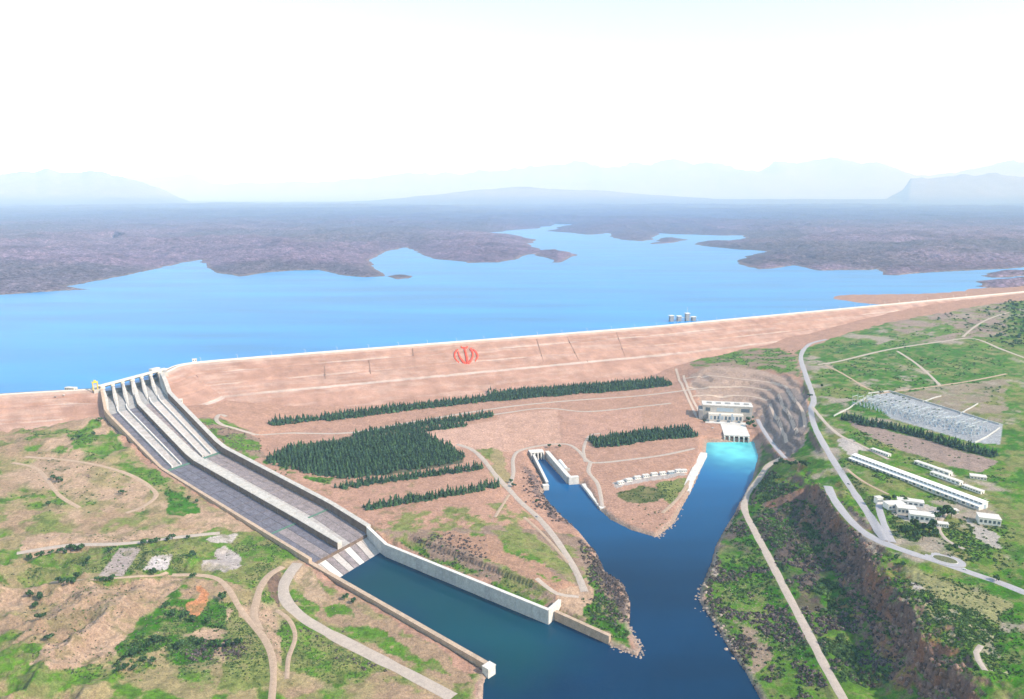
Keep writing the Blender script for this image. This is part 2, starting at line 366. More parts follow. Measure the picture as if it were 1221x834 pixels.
NR, NC, Y0, Y1, KX = 640, 780, 400.0, 3500.0, 0.98
rows = Y0 * (Y1 / Y0) ** (np.arange(NR) / (NR - 1)); cols = np.linspace(-1, 1, NC)
GX = rows[:, None] * KX * cols[None, :]; GY = np.repeat(rows[:, None], NC, 1)
GZ = ground(GX.copy(), GY.copy())
LR = math.log(Y1 / Y0)
def gsample(arr, x, y):
    x = np.asarray(x, float); y = np.asarray(y, float)
    j = np.clip(np.log(np.maximum(y, Y0) / Y0) / LR * (NR - 1), 0, NR - 1.001); i = np.clip((x / (y * KX) + 1) / 2 * (NC - 1), 0, NC - 1.001)
    j0 = j.astype(int); i0 = i.astype(int); fj = j - j0; fi = i - i0
    return (arr[j0, i0] * (1 - fi) + arr[j0, i0 + 1] * fi) * (1 - fj) + (arr[j0 + 1, i0] * (1 - fi) + arr[j0 + 1, i0 + 1] * fi) * fj
def hz(x, y): return gsample(GZ, x, y)
def damz(x, y):
    x = np.asarray(x, float); y = np.asarray(y, float)
    d = np.minimum(segdist(x, y, CRESTR), segdist(x, y, CRESTL))
    z = np.where(d < 6, CREST, np.where(d < 122, CREST - (d - 6) / 2.0, np.where(d < 127, 62.0, 62 - (d - 127) / 1.95)))
    return z
def solid(x, y): return np.maximum(hz(x, y), damz(x, y))
def G(u, v, f=None):
    """where the line of sight through a photo pixel meets the ground"""
    f = f or hz
    u = np.atleast_1d(np.asarray(u, float)); v = np.atleast_1d(np.asarray(v, float)); d = ray(u, v); d = d / d[:, 1:2]
    ys = np.concatenate([np.arange(450, 1600, 4.0), np.arange(1600, 3480, 8.0)])
    x = d[:, 0:1] * ys; z = CAMZ + d[:, 2:3] * ys
    below = z < f(x, np.repeat(ys[None], len(u), 0))
    k = np.where(below.any(1), below.argmax(1), len(ys) - 1)
    lo = ys[np.maximum(k - 1, 0)]; hi = ys[k]
    for _ in range(12):
        m = (lo + hi) / 2; b = CAMZ + d[:, 2] * m < f(d[:, 0] * m, m)
        hi = np.where(b, m, hi); lo = np.where(b, lo, m)
    y = hi
    return np.stack([d[:, 0] * y, y, CAMZ + d[:, 2] * y], -1)
def GL(lst, f=None): a = np.array(lst, float); return G(a[:, 0], a[:, 1], f)

# ------------------------------------------------------------------ roads: path in the photo, width in metres
ROADS = [
 ('road', 'asphalt', 11, [(985,405),(965,411),(955,425),(961,448),(970,475),(967,490),(972,510),(988,540),(1010,575),(1030,605),(1050,637),(1056,646)]),
 ('road', 'asphalt', 12, [(987,580),(993,592),(1006,612),(1026,632),(1050,646),(1085,659),(1125,672),(1160,684),(1200,699),(1260,722)]),
 ('road', 'asphalt', 9, [(1064,647),(1055,628),(1048,605),(1050,598)]),
 ('track', 'road', 9, [(975,435),(1000,431),(1060,417),(1120,408),(1160,404),(1195,417),(1230,430)]),
 ('track', 'track', 6, [(985,436),(1005,446),(1030,461),(1042,466)]),
 ('track', 'road', 7, [(1070,419),(1090,432),(1108,447),(1121,460)]),
 ('track', 'track', 7, [(1045,470),(1075,466),(1121,460),(1160,454),(1200,446)]),
 ('track', 'road', 7, [(1148,402),(1162,390),(1180,380),(1205,372)]),
 ('road', 'road', 10, [(935,545),(916,556),(903,574),(891,590),(888,608),(899,632),(915,662),(936,703),(960,748),(985,797),(1015,850)]),
 ('road', 'asphalt', 8, [(903,500),(912,516),(925,534),(937,547)]),
 ('road', 'road', 8, [(305,519),(350,517),(420,516),(500,502),(600,486),(680,478),(765,472),(830,464)]),
 ('track', 'road', 7, [(500,508),(600,493),(650,487),(700,491),(765,485),(800,481)]),
 ('road', 'road', 9, [(545,530),(562,536),(576,548),(591,567),(606,583),(622,600),(642,618),(662,642),(686,680),(697,706)]),
 ('road', 'road', 7, [(606,583),(612,565),(612,547),(621,537),(650,531),(676,530),(690,538),(701,550),(714,552),(745,549),(790,543),(828,535)]),
 ('track', 'road', 7, [(704,552),(702,563),(712,576),(716,590),(718,604)]),
 ('track', 'track', 5, [(590,617),(607,590)]),
 ('track', 'track', 5, [(625,617),(650,640),(678,672)]),
 ('track', 'road', 6, [(698,551),(696,535),(703,520),(716,517)]),
 ('road', 'track', 7, [(30,545),(60,547),(95,551),(130,558),(160,569),(180,582),(186,592),(170,605),(150,612)]),
 ('track', 'track', 6, [(15,552),(45,560),(70,590),(95,606)]),
 ('track', 'track', 7, [(205,686),(235,686),(258,690),(272,702),(284,722),(298,742),(314,760),(324,782),(326,810),(322,850)]),
 ('track', 'track', 9, [(337,676),(321,686),(311,700),(306,716),(303,735),(310,752)]),
 ('road', 'road', 14, [(355,672),(346,684),(338,700),(342,718),(360,736),(390,754),(430,775),(480,800),(540,832)]),
 ('track', 'track', 5, [(330,728),(345,740),(352,760),(344,785),(342,810)]),
 ('road', 'road', 9, [(20,660),(80,651),(150,648),(220,640),(262,636)]),
 ('track', 'track', 5, [(60,695),(120,690),(180,686),(200,685)]),
 ('track', 'road', 8, [(270,497),(262,494),(258,500),(264,506),(280,511),(305,519)]),
 ('track', 'road', 7, [(968,485),(985,505),(1002,520),(1020,528),(1060,548)]),
 ('track', 'track', 5, [(1010,560),(1030,575),(1060,590)]),
 ('track', 'road', 5, [(1128,612),(1121,622),(1120,632),(1130,645),(1150,655)]),
 ('track', 'track', 6, [(790,612),(812,590),(828,560)]),
 ('track', 'road', 5, [(1170,770),(1164,778),(1166,790),(1175,800)]),
 ('track', 'road', 6, [(640,690),(664,708),(690,712)]),
]
RPATH = []
for nm, m, w, px in ROADS:
    p = smooth_path(GL(px), 7.0)
    z = p[:, 2].copy()
    for _ in range(12): z[1:-1] = (z[:-2] + 2 * z[1:-1] + z[2:]) / 4
    p[:, 2] = z; RPATH.append((nm, m, w, p))
for nm, m, w, p in RPATH:              # grade the terrain to the road
    x0, y0 = p[:, :2].min(0) - 30; x1, y1 = p[:, :2].max(0) + 30
    sel = (GX > x0) & (GX < x1) & (GY > y0) & (GY < y1)
    d, t = segdist(GX[sel], GY[sel], p, False, True)
    rz = np.interp(t, range(len(p)), p[:, 2]); k = sstep(w / 2 + 9, w / 2 + 2, d)
    zz = GZ[sel]; ok = zz > -0.5
    GZ[sel] = np.where(ok, zz * (1 - k) + rz * k, zz)
# level pads under the yards and buildings
PADS = [([(1012,535),(1030,525),(1185,595),(1178,612)], None), ([(1032,474),(1060,468),(1195,505),(1190,530),(1160,528),(1062,499)], None),
        ([(838,497),(895,496),(894,513),(838,513)], 12.0), ([(1048,600),(1062,592),(1120,606),(1125,630),(1062,628)], None), ([(117,684),(140,656),(168,654),(148,684)], None), ([(172,680),(182,660),(207,660),(200,680)], None)]
for px, zf in PADS:
    w = GL(px); d = segdist(GX, GY, w, True); ins = inpoly(GX, GY, w); d = np.where(ins, 0, d); k = sstep(16, 2, d)
    zm = w[:, 2].mean() if zf is None else zf
    if zf is None:      # fit a plane
        A = np.c_[w[:, :2], np.ones(len(w))]; co = np.linalg.lstsq(A, w[:, 2], rcond=None)[0]; zm = co[0] * GX + co[1] * GY + co[2]
    GZ = GZ * (1 - k) + zm * k

# ------------------------------------------------------------------ ground cover (what grows or lies where)
def C(*c): return np.array(c, float)
soil, pink, tan = C(.31, .215, .145), C(.37, .22, .165), C(.38, .265, .19)
grass, lush, dry, sage = C(.085, .190, .015), C(.040, .150, .004), C(.27, .22, .115), C(.175, .20, .06)
rockc, dirt, orange, pale, brushc = C(.155, .105, .09), C(.25, .175, .135), C(.45, .20, .10), C(.42, .375, .36), C(.115, .088, .078)
wx = GX + (fbm(GX, GY, 30, 3, 51) - .5) * 26; wy = GY + (fbm(GX, GY, 30, 3, 57) - .5) * 26
cover = np.empty(GX.shape + (3,)); cover[:] = pink
n1 = fbm(GX, GY, 90, 5, 61, .6); n2 = fbm(GX, GY, 26, 5, 67, .6); n3 = fbm(GX, GY, 150, 4, 71)
def mixc(mask, c):
    global cover
    cover = cover * (1 - mask[..., None]) + c * mask[..., None]
def region(px, c, soft=None, thr=(.45, .6), nz=None, warp=True, f=None, grow=0):
    w = GL(px, f)
    X, Y = (wx, wy) if warp else (GX, GY)
    m = inpoly(X, Y, w).astype(float)
    if nz is not None: m = m * sstep(thr[0], thr[1], nz)
    mixc(m, c)
# left bank
left = sstep(0, 20, (SPMID[6][0] - 40 - GX) + 0) * 0
mid_line = [tuple(p) for p in SPL]
LB = [(-60,505),(30,497),(90,492),(112,488),(128,500),(150,530),(175,556),(205,575),(260,605),(325,645),(360,672),(420,712),(500,760),(575,810),(560,900),(-300,1000),(-300,480)]
region(LB, soil); region(LB, dry, nz=n1, thr=(.42, .55)); region(LB, sage, nz=n2, thr=(.48, .62)); region(LB, grass, nz=n1 * .5 + n2 * .5, thr=(.53, .60))
region(LB, tan, nz=n3, thr=(.58, .68))
region([(30,640),(262,632),(262,645),(120,650),(30,668)], tan); region([(262,632),(300,634),(330,650),(345,672),(300,700),(262,690),(200,684),(30,700),(30,668),(120,652)], sage); region([(262,632),(300,634),(330,650),(345,672),(300,700),(262,690),(200,684),(30,700),(30,668),(120,652)], grass, nz=n2, thr=(.42, .56))
region([(60,705),(150,695),(215,690),(215,720),(180,745),(170,778),(120,790),(60,800),(40,790),(100,745)], tan, nz=n2, thr=(.36, .5)); region([(60,705),(150,695),(215,690),(215,720),(180,745),(150,740)], soil, nz=n1, thr=(.45, .6))
region([(185,715),(212,700),(222,695),(255,705),(262,725),(280,745),(250,785),(200,790),(175,775),(150,800),(130,790),(165,745)], lush, nz=n2, thr=(.36, .48)); 
region([(218,730),(226,722),(236,718),(240,706),(236,697),(243,696),(252,708),(247,728),(236,735)], orange)
region([(275,720),(320,760),(330,820),(260,820)], sage); region([(345,735),(470,800),(400,820),(335,800),(330,750)], sage); region([(345,735),(470,800),(400,820),(335,800),(330,750)], grass, nz=n2, thr=(.5, .6))
region([(360,700),(372,690),(400,712),(470,750),(560,800),(570,815),(520,810),(430,760),(380,735),(372,715)], soil); region([(380,725),(400,722),(470,760),(540,805),(500,800),(430,765)], grass, nz=n2, thr=(.42, .52))
region([(352,672),(362,668),(392,705),(384,718),(368,715),(358,700)], C(0.370,0.266,0.185))
region([(322,678),(340,682),(330,705),(335,725),(318,712)], C(0.148,0.096,0.074), nz=n2, thr=(.3,.45))
region([(117,688),(142,654),(160,653),(168,655),(147,687)], C(0.340,0.281,0.266), warp=False)
region([(152,680),(170,655),(186,655),(172,682)], sage, warp=False)
region([(170,680),(183,663),(206,661),(199,680)], C(0.429,0.392,0.400), warp=False)
region([(243,678),(256,657),(268,650),(288,661),(290,676),(268,682)], C(0.385,0.340,0.333)); region([(245,644),(284,636),(280,646),(250,650)], pale)
region([(135,560),(165,572),(180,590),(172,612),(120,612),(110,595)], tan, nz=n2, thr=(.35, .5)); region([(90,556),(140,562),(150,585),(110,600)], dirt, nz=n2, thr=(.45, .55))
region([(195,585),(215,590),(245,607),(225,615),(200,612)], lush); region([(110,500),(128,508),(175,556),(185,566),(165,560),(120,540),(85,545),(80,520)], grass, nz=n2, thr=(.42, .52))
region([(30,520),(60,525),(90,545),(60,545),(30,540)], grass, nz=n2, thr=(.42, .55))
# strip right of the upper chute and between wall and grove
region([(228,500),(262,497),(300,515),(318,545),(300,548),(270,535)], C(0.237,0.163,0.126)); region([(228,500),(262,497),(300,515),(318,545),(300,548),(270,535)], grass, nz=n2, thr=(.5, .58))
region([(315,545),(345,556),(370,568),(400,570),(395,578),(350,565),(312,552)], lush, nz=n2, thr=(.4, .5))
region([(318,548),(350,530),(430,518),(500,512),(555,545),(540,555),(420,570),(350,558)], C(0.104,0.096,0.059))
region([(592,496),(664,488),(670,531),(612,538)], C(.44,.275,.215), warp=False); region([(430,525),(600,500),(612,540),(560,535)], C(.46,.29,.23), warp=False); region([(672,492),(765,488),(765,512),(705,520),(690,535),(672,531)], C(.41,.245,.19), warp=False)
region([(585,535),(600,540),(610,575),(600,582),(585,560)], dry); region([(568,535),(585,535),(590,552)], sage)
region([(420,598),(560,585),(610,610),(600,617),(470,617),(420,617)], pink); region([(455,612),(600,600),(640,617),(640,640),(470,640)], sage, nz=n2, thr=(.45, .55))
# tongue between stilling basin and river
TG = [(445,632),(640,632),(690,640),(712,680),(745,715),(750,745),(762,775),(730,765),(660,735),(650,718),(560,690),(470,645)]
region(TG, dirt); region(TG, sage, nz=n2, thr=(.5, .6)); region([(520,634),(560,634),(620,652),(655,680),(690,705),(668,712),(610,680),(545,655)], C(0.333,0.200,0.141))
region([(470,640),(530,668),(590,692),(650,715),(645,722),(560,690),(480,652)], grass, nz=n2, thr=(.38, .5)); region([(585,634),(640,640),(672,668),(690,700),(650,672),(600,648)], sage, nz=n1, thr=(.3, .5))
region([(560,634),(600,640),(640,665),(668,690),(660,696),(620,668),(575,648)], grass, nz=n2, thr=(.5, .58))
region([(690,690),(712,690),(735,730),(750,745),(760,775),(735,760),(700,745),(690,735)], lush, nz=n2, thr=(.40, .52)); region([(668,706),(700,690),(705,715),(690,738),(664,728)], tan)
region([(710,660),(725,680),(748,700),(754,720),(750,750),(735,715),(700,655)], brushc, nz=n2, thr=(.3, .45))
region([(690,640),(700,645),(720,690),(712,695),(690,655)], grass, nz=n2, thr=(.45, .55))
# outlet surroundings
region([(622,555),(632,560),(650,590),(668,617),(690,636),(660,617),(640,590)], C(0.185,0.126,0.111), nz=n2, thr=(.3, .45))
region([(735,590),(765,580),(800,585),(790,597),(765,600),(745,597)], C(0.096,0.111,0.037)); region([(783,575),(815,570),(825,575),(805,605),(795,595)], sage)
region([(735,574),(765,566),(810,560),(815,566),(770,575),(740,582)], C(0.370,0.333,0.326))
# powerhouse cut and right abutment
region([(822,448),(850,436),(905,440),(945,450),(962,470),(962,520),(945,545),(905,512),(895,496),(842,496),(828,470)], C(0.348,0.252,0.207))
region([(912,515),(905,500),(915,485),(930,470),(945,462),(960,472),(962,500),(955,535),(940,545)], C(0.222,0.181,0.170))
region([(818,425),(860,418),(930,415),(950,425),(952,450),(920,440),(860,436),(825,440)], dirt); region([(818,425),(860,418),(930,415),(950,425),(952,450),(920,440),(860,436),(825,440)], grass, nz=n2, thr=(.44, .55))
RP = [(950,418),(1010,398),(1060,385),(1120,374),(1200,360),(1400,350),(1500,600),(1400,900),(1200,880),(1140,800),(1100,755),(1070,715),(1040,670),(1010,625),(985,590),(955,562),(945,545),(962,520),(965,480),(955,450)]
region(RP, sage); region(RP, grass, nz=n2, thr=(.38, .5)); region(RP, C(0.296,0.252,0.207), nz=n1, thr=(.56, .66)); region(RP, lush, nz=n3 * .5 + n2 * .5, thr=(.5, .58))
region([(1060,385),(1120,374),(1200,360),(1200,400),(1165,402),(1080,412)], C(0.266,0.200,0.170), nz=n2, thr=(.40, .55)); region([(1000,425),(1080,400),(1130,385),(1145,395),(1080,410)], grass, nz=n2, thr=(.3, .45))
region([(1060,470),(1120,462),(1200,450),(1200,505),(1150,495)], C(0.244,0.200,0.148), nz=n2, thr=(.35, .5)); region([(1080,425),(1200,415),(1195,445),(1125,458)], lush, nz=n2, thr=(.4, .52))
region([(1032,474),(1060,468),(1195,506),(1192,530),(1160,528),(1062,499)], C(.30,.315,.35), warp=False)
region([(1008,502),(1060,512),(1190,550),(1175,565),(1120,552),(1030,520)], C(0.266,0.200,0.178)); region([(985,500),(1010,502),(1040,520),(1000,520)], grass, nz=n2, thr=(.4, .5))
region([(1000,525),(1015,524),(1035,535),(1018,545),(1003,535)], pale); region([(1100,555),(1130,560),(1190,592),(1185,600),(1150,585)], pale, nz=n2, thr=(.45, .5))
region([(1055,596),(1075,592),(1130,610),(1125,628),(1070,620)], C(0.385,0.348,0.326)); region([(1140,632),(1190,650),(1190,690),(1150,670),(1125,650)], grass, nz=n2, thr=(.35, .5))
region([(1150,618),(1192,640),(1192,655),(1165,640)], C(0.370,0.333,0.311)); region([(1070,668),(1120,690),(1195,715),(1195,745),(1120,715),(1080,690)], C(0.244,0.237,0.111)); region([(1075,690),(1120,715),(1195,745),(1195,810),(1150,800),(1110,750)], grass, nz=n2, thr=(.3, .5)); region([(1075,690),(1120,715),(1195,745),(1195,810),(1150,800),(1110,750)], C(0.311,0.281,0.192), nz=fbm(GX, GY, 8, 3, 88), thr=(.56, .64))
region([(1082,693),(1095,697),(1103,703),(1090,702)], pale, warp=False); region([(1020,605),(1035,618),(1050,640),(1035,632),(1018,615)], C(0.207,0.163,0.133))
# right bank: cliff, talus, river strip
RBK = [(910,528),(935,548),(955,562),(985,590),(1010,625),(1040,670),(1070,715),(1100,755),(1140,800),(1200,880),(960,900),(915,850),(890,803),(858,755),(834,718),(836,700),(853,652),(884,600),(900,560)]
region(RBK, C(0.096,0.089,0.052)); region(RBK, brushc, nz=n1, thr=(.50, .60)); region(RBK, lush, nz=n2, thr=(.46, .56)); region(RBK, grass, nz=n3, thr=(.52, .62))
region([(905,625),(925,665),(955,735),(985,795),(960,800),(930,750),(905,690),(890,650)], lush, nz=n2, thr=(.34, .46)); region([(865,655),(895,650),(905,680),(880,710),(858,690)], lush, nz=n2, thr=(.40, .5))
region([(880,740),(905,745),(925,790),(900,800)], C(0.266,0.200,0.148), nz=n2, thr=(.4, .5)); region([(848,665),(855,668),(853,690),(846,688)], C(0.370,0.311,0.266))
# steep faces show rock
gy_, gx_ = np.gradient(GZ); dy_ = np.gradient(GY, axis=0); dx_ = np.gradient(GX, axis=1)
slope = np.hypot(gx_ / dx_, gy_ / dy_)
rb = inpoly(GX, GY, GL(RP + [])) | inpoly(GX, GY, GL(RBK))
mixc(sstep(.62, .95, slope) * np.where(rb, 1, .35), rockc * (0.7 + .7 * n2[..., None]))
mixc(sstep(.55, .7, fbm(GX, GY, 16, 3, 95)) * (segdist(GX, GY, CLIFF) < 70) * (slope > .45) * .5, orange * .6)
dw = segdist(GX, GY, WATER, True)
mixc(sstep(9, 3, dw) * .7, C(.30, .24, .20))
n4 = fbm(GX, GY, 11, 4, 97, .6); grn = (cover[..., 1] > cover[..., 0] * 1.05)
mixc(sstep(.52, .66, n4) * grn * .55, C(.20, .17, .085)); mixc(sstep(.46, .34, n4) * grn * .5, C(.040, .075, .016))
mixc(sstep(.56, .70, fbm(GX, GY, 14, 4, 99, .6)) * (~grn) * (GX < -150) * (GY < 1300) * .55, C(.15, .14, .06))
cover *= (0.80 + .40 * fbm(GX, GY, 12, 3, 77))[..., None]

idx = np.arange(NR * NC, dtype=np.int32).reshape(NR, NC)
quads = np.stack([idx[:-1, :-1], idx[:-1, 1:], idx[1:, 1:], idx[1:, :-1]], -1).reshape(-1, 4)
keep = ~((GZ[:-1, :-1] < 92) & (damz(GX[:-1, :-1], GY[:-1, :-1]) > -30) & (GY[:-1, :-1] > 2950)).ravel()
me = mesh_np('terrain', np.stack([GX, GY, GZ], -1).reshape(-1, 3), quads, colors=cover.reshape(-1, 3), smooth=True)
terrain = link_mesh('terrain', me, M['terrain']); tag(terrain, 'grassy and bare river banks below the dam', kind='structure')

for nm, m, w, p in RPATH:
    p = p.copy(); tdir = np.gradient(p[:, :2], axis=0); tdir /= np.linalg.norm(tdir, axis=1)[:, None] + 1e-9; nrm = np.c_[-tdir[:, 1], tdir[:, 0]]
    ww = w / 2 * (0.9 + 0.25 * vnoise(np.arange(len(p)) * .35, np.zeros(len(p)), 5))
    vv = []
    for s in (-1, -.5, 0, .5, 1):
        xy = p[:, :2] + nrm * (ww * s)[:, None]; zg = hz(xy[:, 0], xy[:, 1])
        vv.append(np.c_[xy, np.maximum(zg, p[:, 2]) * .5 + zg * .5 + (0.45 if abs(s) < 1 else 0.1)])
    vv = np.array(vv); n = len(p); ii = np.arange(5 * n).reshape(5, n)
    q = np.stack([ii[:-1, :-1], ii[:-1, 1:], ii[1:, 1:], ii[1:, :-1]], -1).reshape(-1, 4)
    o = link_mesh(nm, mesh_np(nm, vv.reshape(-1, 3), q, smooth=True), M[m]); tag(o, kind='structure')

# ------------------------------------------------------------------ far country beyond the reservoir
COAST = [(-260,366),(-60,356),(30,350),(80,347),(108,346),(74,341.5),(100,338),(128,333),(160,326),(190,319),(215,314),(237,310),(245,318),(265,325),(285,330),(320,325),(350,323),(380,322),(400,328),(430,331),(458,330),(445,318),(440,311),(455,304),(470,298),(490,295),(500,302),(520,309),(560,314),(590,313),(625,306),(640,303),(652,309),(656,314),(665,314),(680,308),(690,304),(675,300),(642,299),(630,291),(640,286),(610,281),(578,278),(600,276),(642,272),(662,267),(684,267.5),(672,271),(655,276),(703,280),(727,278),(736,286),(763,288),(775,285),(783,278.5),(820,279.5),(855,281),(890,281),(885,286),(831,290),(829,293),(879,297),(919,300),(890,306),(877,312),(902,322),(943,317),(970,322),(1018,322),(1045,321),(1049,328),(1072,329),(1120,324),(1188,321),(1300,313),(1500,305)]
LAND = np.array(PP(COAST, LAKE) + [(90000, 60000), (90000, 90000), (-90000, 90000), (-90000, 20000)])
ISLES = [PP([(775,292),(783,285),(800,284),(824,286.5),(800,290)], LAKE), PP([(458,330),(470,329),(491,330),(487,333),(474,334)], LAKE), PP([(1159,341),(1172,337),(1195,334),(1260,330),(1260,343),(1195,345)], LAKE), PP([(1166,329),(1190,325),(1250,322),(1250,329),(1190,332)], LAKE), PP([(118,287),(135,284),(150,286),(138,289)], LAKE)]
FR, FC, FY0, FY1 = 640, 680, 2700.0, 70000.0
fr = FY0 * (FY1 / FY0) ** (np.arange(FR) / (FR - 1)); FX = fr[:, None] * 0.98 * np.linspace(-1, 1, FC)[None, :]; FY = np.repeat(fr[:, None], FC, 1)
def farz(x, y):
    k = np.clip(y / 4000, .7, 6)
    x2 = x + (fbm(x, y, 260, 3, 101) - .5) * 90 * k; y2 = y + (fbm(x, y, 260, 3, 103) - .5) * 130 * k
    ins = inpoly(x2, y2, LAND); d = segdist(x2, y2, LAND, True)
    for k_, isl in enumerate(ISLES[:-1]):
        ii = inpoly(x2, y2, isl); di = segdist(x2, y2, isl, True)
        d = np.where(ii, np.minimum(di, 400), np.where(ins, d, np.minimum(d, di))); ins = ins | ii
    land = (1 - np.exp(-d / 130)) * 16 + np.minimum(d / 900, 1) * (ridged(x, y, 700, 5, 111) - .35) * 75 + np.minimum(d / 300, 1) * (ridged(x, y, 210, 5, 117) - .42) * 46 + np.minimum(d / 120, 1) * (ridged(x, y, 70, 3, 119) - .45) * 14 * sstep(9000, 4500, y)
    land = np.maximum(land, np.minimum(d * .08, 6) + .5)
    z = np.where(ins, LAKE + land, LAKE - 3 - np.minimum(d * .1, 30))
    pond = inpoly(x, y, ISLES[-1]); z = np.where(pond, 103, z)
    plain = sstep(7000, 24000, y)
    z = z + np.where(ins, plain * (fbm(x, y, 2600, 4, 121) * 150 + 40), 0)
    def rng_(prof, D, sig, rug, seed):
        prof = np.array(prof, float)
        u = CX + FPX * x / (y * math.cos(TH) + 0.0 + (CAMZ - 300) * math.sin(TH))
        top = CAMZ + (HZ - np.interp(u, prof[:, 0], prof[:, 1])) / FPX * D * 1.02
        r = ridged(x, y, sig * .7, 6, seed)
        s = np.exp(-((y - D) / sig) ** 2)
        fr_ = np.where(y < D, np.clip(1 - (D - y) / (2.0 * sig), 0, 1) ** 1.3, np.clip(1 - (y - D) / (3 * sig), 0, 1))
        return (top - 150) * fr_ * (1 - rug + rug * r * 1.25) + 150
    z = np.maximum(z, np.where(y > 15000, rng_([(200,250),(330,247),(380,242),(440,239),(500,234),(540,228),(580,224),(620,223),(680,226),(740,229),(800,234),(850,237),(1000,237),(1300,236)], 32000, 3500, .25, 131), 0))
    z = np.maximum(z, np.where(y > 20000, rng_([(-300,200),(-100,206),(30,206),(45,209),(60,205),(75,210),(100,211),(110,207),(130,206),(150,207),(170,212),(190,221),(215,235),(240,246),(300,260)], 33000, 4500, .6, 141), 0))
    z = np.maximum(z, np.where(y > 20000, rng_([(1030,250),(1055,238),(1075,226),(1083,212),(1092,210),(1150,209),(1300,208)], 34000, 3200, .30, 151), 0))
    z = np.maximum(z, np.where(y > 30000, rng_([(-300,210),(180,214),(200,211),(235,210),(255,219),(280,220),(310,217),(340,217),(380,218),(420,211),(480,210),(540,207),(600,203),(640,199),(680,199),(720,195),(765,194),(800,196),(850,195),(900,196),(950,196),(985,195),(1040,190),(1060,194),(1090,201),(1120,202),(1180,198),(1260,194)], 60000, 6500, .55, 161), 0))
    return z
FZ = farz(FX.copy(), FY.copy())
fn = fbm(FX, FY, 420, 5, 171, .6); fn2 = fbm(FX, FY, 1800, 4, 181)
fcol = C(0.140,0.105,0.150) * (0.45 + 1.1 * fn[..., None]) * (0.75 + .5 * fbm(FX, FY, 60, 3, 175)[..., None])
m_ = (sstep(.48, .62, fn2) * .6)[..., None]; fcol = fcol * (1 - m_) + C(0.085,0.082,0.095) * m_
m_ = sstep(6000, 14000, FY)[..., None]; fcol = fcol * (1 - .8 * m_) + C(0.050,0.078,0.19) * (.6 + .8 * fn2[..., None]) * .8 * m_  # distance haze put into the base colour: the far plain turns blue
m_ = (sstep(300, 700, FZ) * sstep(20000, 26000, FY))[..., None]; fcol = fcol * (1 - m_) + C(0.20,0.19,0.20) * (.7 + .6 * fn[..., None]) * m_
m_ = sstep(5, 1, np.abs(FZ - LAKE - 1))[..., None] * .6; fcol = fcol * (1 - m_) + C(0.223,0.174,0.143) * m_
idf = np.arange(FR * FC, dtype=np.int32).reshape(FR, FC)
qf = np.stack([idf[:-1, :-1], idf[:-1, 1:], idf[1:, 1:], idf[1:, :-1]], -1).reshape(-1, 4)
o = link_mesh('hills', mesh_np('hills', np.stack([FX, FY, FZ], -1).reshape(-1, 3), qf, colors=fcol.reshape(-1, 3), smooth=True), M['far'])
tag(o, 'brown scrub hills and hazy blue mountain ranges beyond the reservoir', kind='structure')

# ------------------------------------------------------------------ water
# reservoir sheet: bounded by the dam axis on the near side
ax_pts = [np.array(p) for p in CRESTL[:-2]] + [SPL[0], SPR[0]] + [np.array(p) for p in CRESTR[2:]]
far_edge = [(60000, 30000), (60000, 42000), (-60000, 42000), (-60000, 2500), (-3000, 1500)]
lv = [(p[0], p[1], LAKE) for p in ax_pts] + [(9000, 4200, LAKE)] + [(a, b, LAKE) for a, b in far_edge]
bm = bmesh.new(); vs_ = [bm.verts.new(v) for v in lv]; f_ = bm.faces.new(vs_); f_.normal_update()
if f_.normal.z < 0: f_.normal_flip()
bmesh.ops.triangulate(bm, faces=bm.faces[:])
me = bpy.data.meshes.new('reservoir_water'); bm.to_mesh(me); bm.free()
tag(link_mesh('reservoir_water', me, M['lake']), 'broad blue reservoir behind the dam', kind='structure')
# tail water: one sheet at z = 0, foaming where the turbines discharge
wxs = np.arange(-330, 620, 5.0); wys = np.arange(395, 1560, 5.0); WX, WY = np.meshgrid(wxs, wys)
near_ = inpoly(WX, WY, WATER) | (segdist(WX, WY, WATER, True) < 14)
src = P(868, 528, 0)
foam = np.exp(-(np.hypot(WX - src[0], np.where(WY < src[1], .62, 1) * (WY - src[1])) / 70) ** 2) * (0.5 + 1.1 * fbm(WX, WY, 20, 4, 201))
wc = C(.001, .030, .085)[None, None] * (0.8 + .4 * fbm(WX, WY, 80, 4, 203)[..., None])
up = sstep(850, 1400, WY)[..., None]; wc = wc * (1 - up) + C(.001, .095, .27) * up
bp_ = ([tuple(SPL[5]), tuple(SPL[6]), (0, 690), (70, 760), tuple(SPR[6]), tuple(SPR[5])]); sdb = np.where(inpoly(WX, WY, bp_), 1, -1) * segdist(WX, WY, bp_, True); bas = sstep(-45, 45, sdb + (fbm(WX, WY, 40, 3, 207) - .5) * 40)[..., None]; wc = wc * (1 - bas) + C(.002, .052, .075) * bas
fm = np.clip(foam, 0, 1)[..., None]; wc = wc * (1 - fm) + C(.14, .66, .70) * fm
iw = np.arange(WX.size, dtype=np.int32).reshape(WX.shape)
qw = np.stack([iw[:-1, :-1], iw[:-1, 1:], iw[1:, 1:], iw[1:, :-1]], -1); kw = near_[:-1, :-1] | near_[1:, 1:] | near_[1:, :-1] | near_[:-1, 1:]
me = mesh_np('river_water', np.stack([WX, WY, np.zeros_like(WX)], -1).reshape(-1, 3), qw[kw], colors=wc.reshape(-1, 3), smooth=True)
tag(link_mesh('river_water', me, M['river']), 'deep blue tail water below the dam', kind='structure')

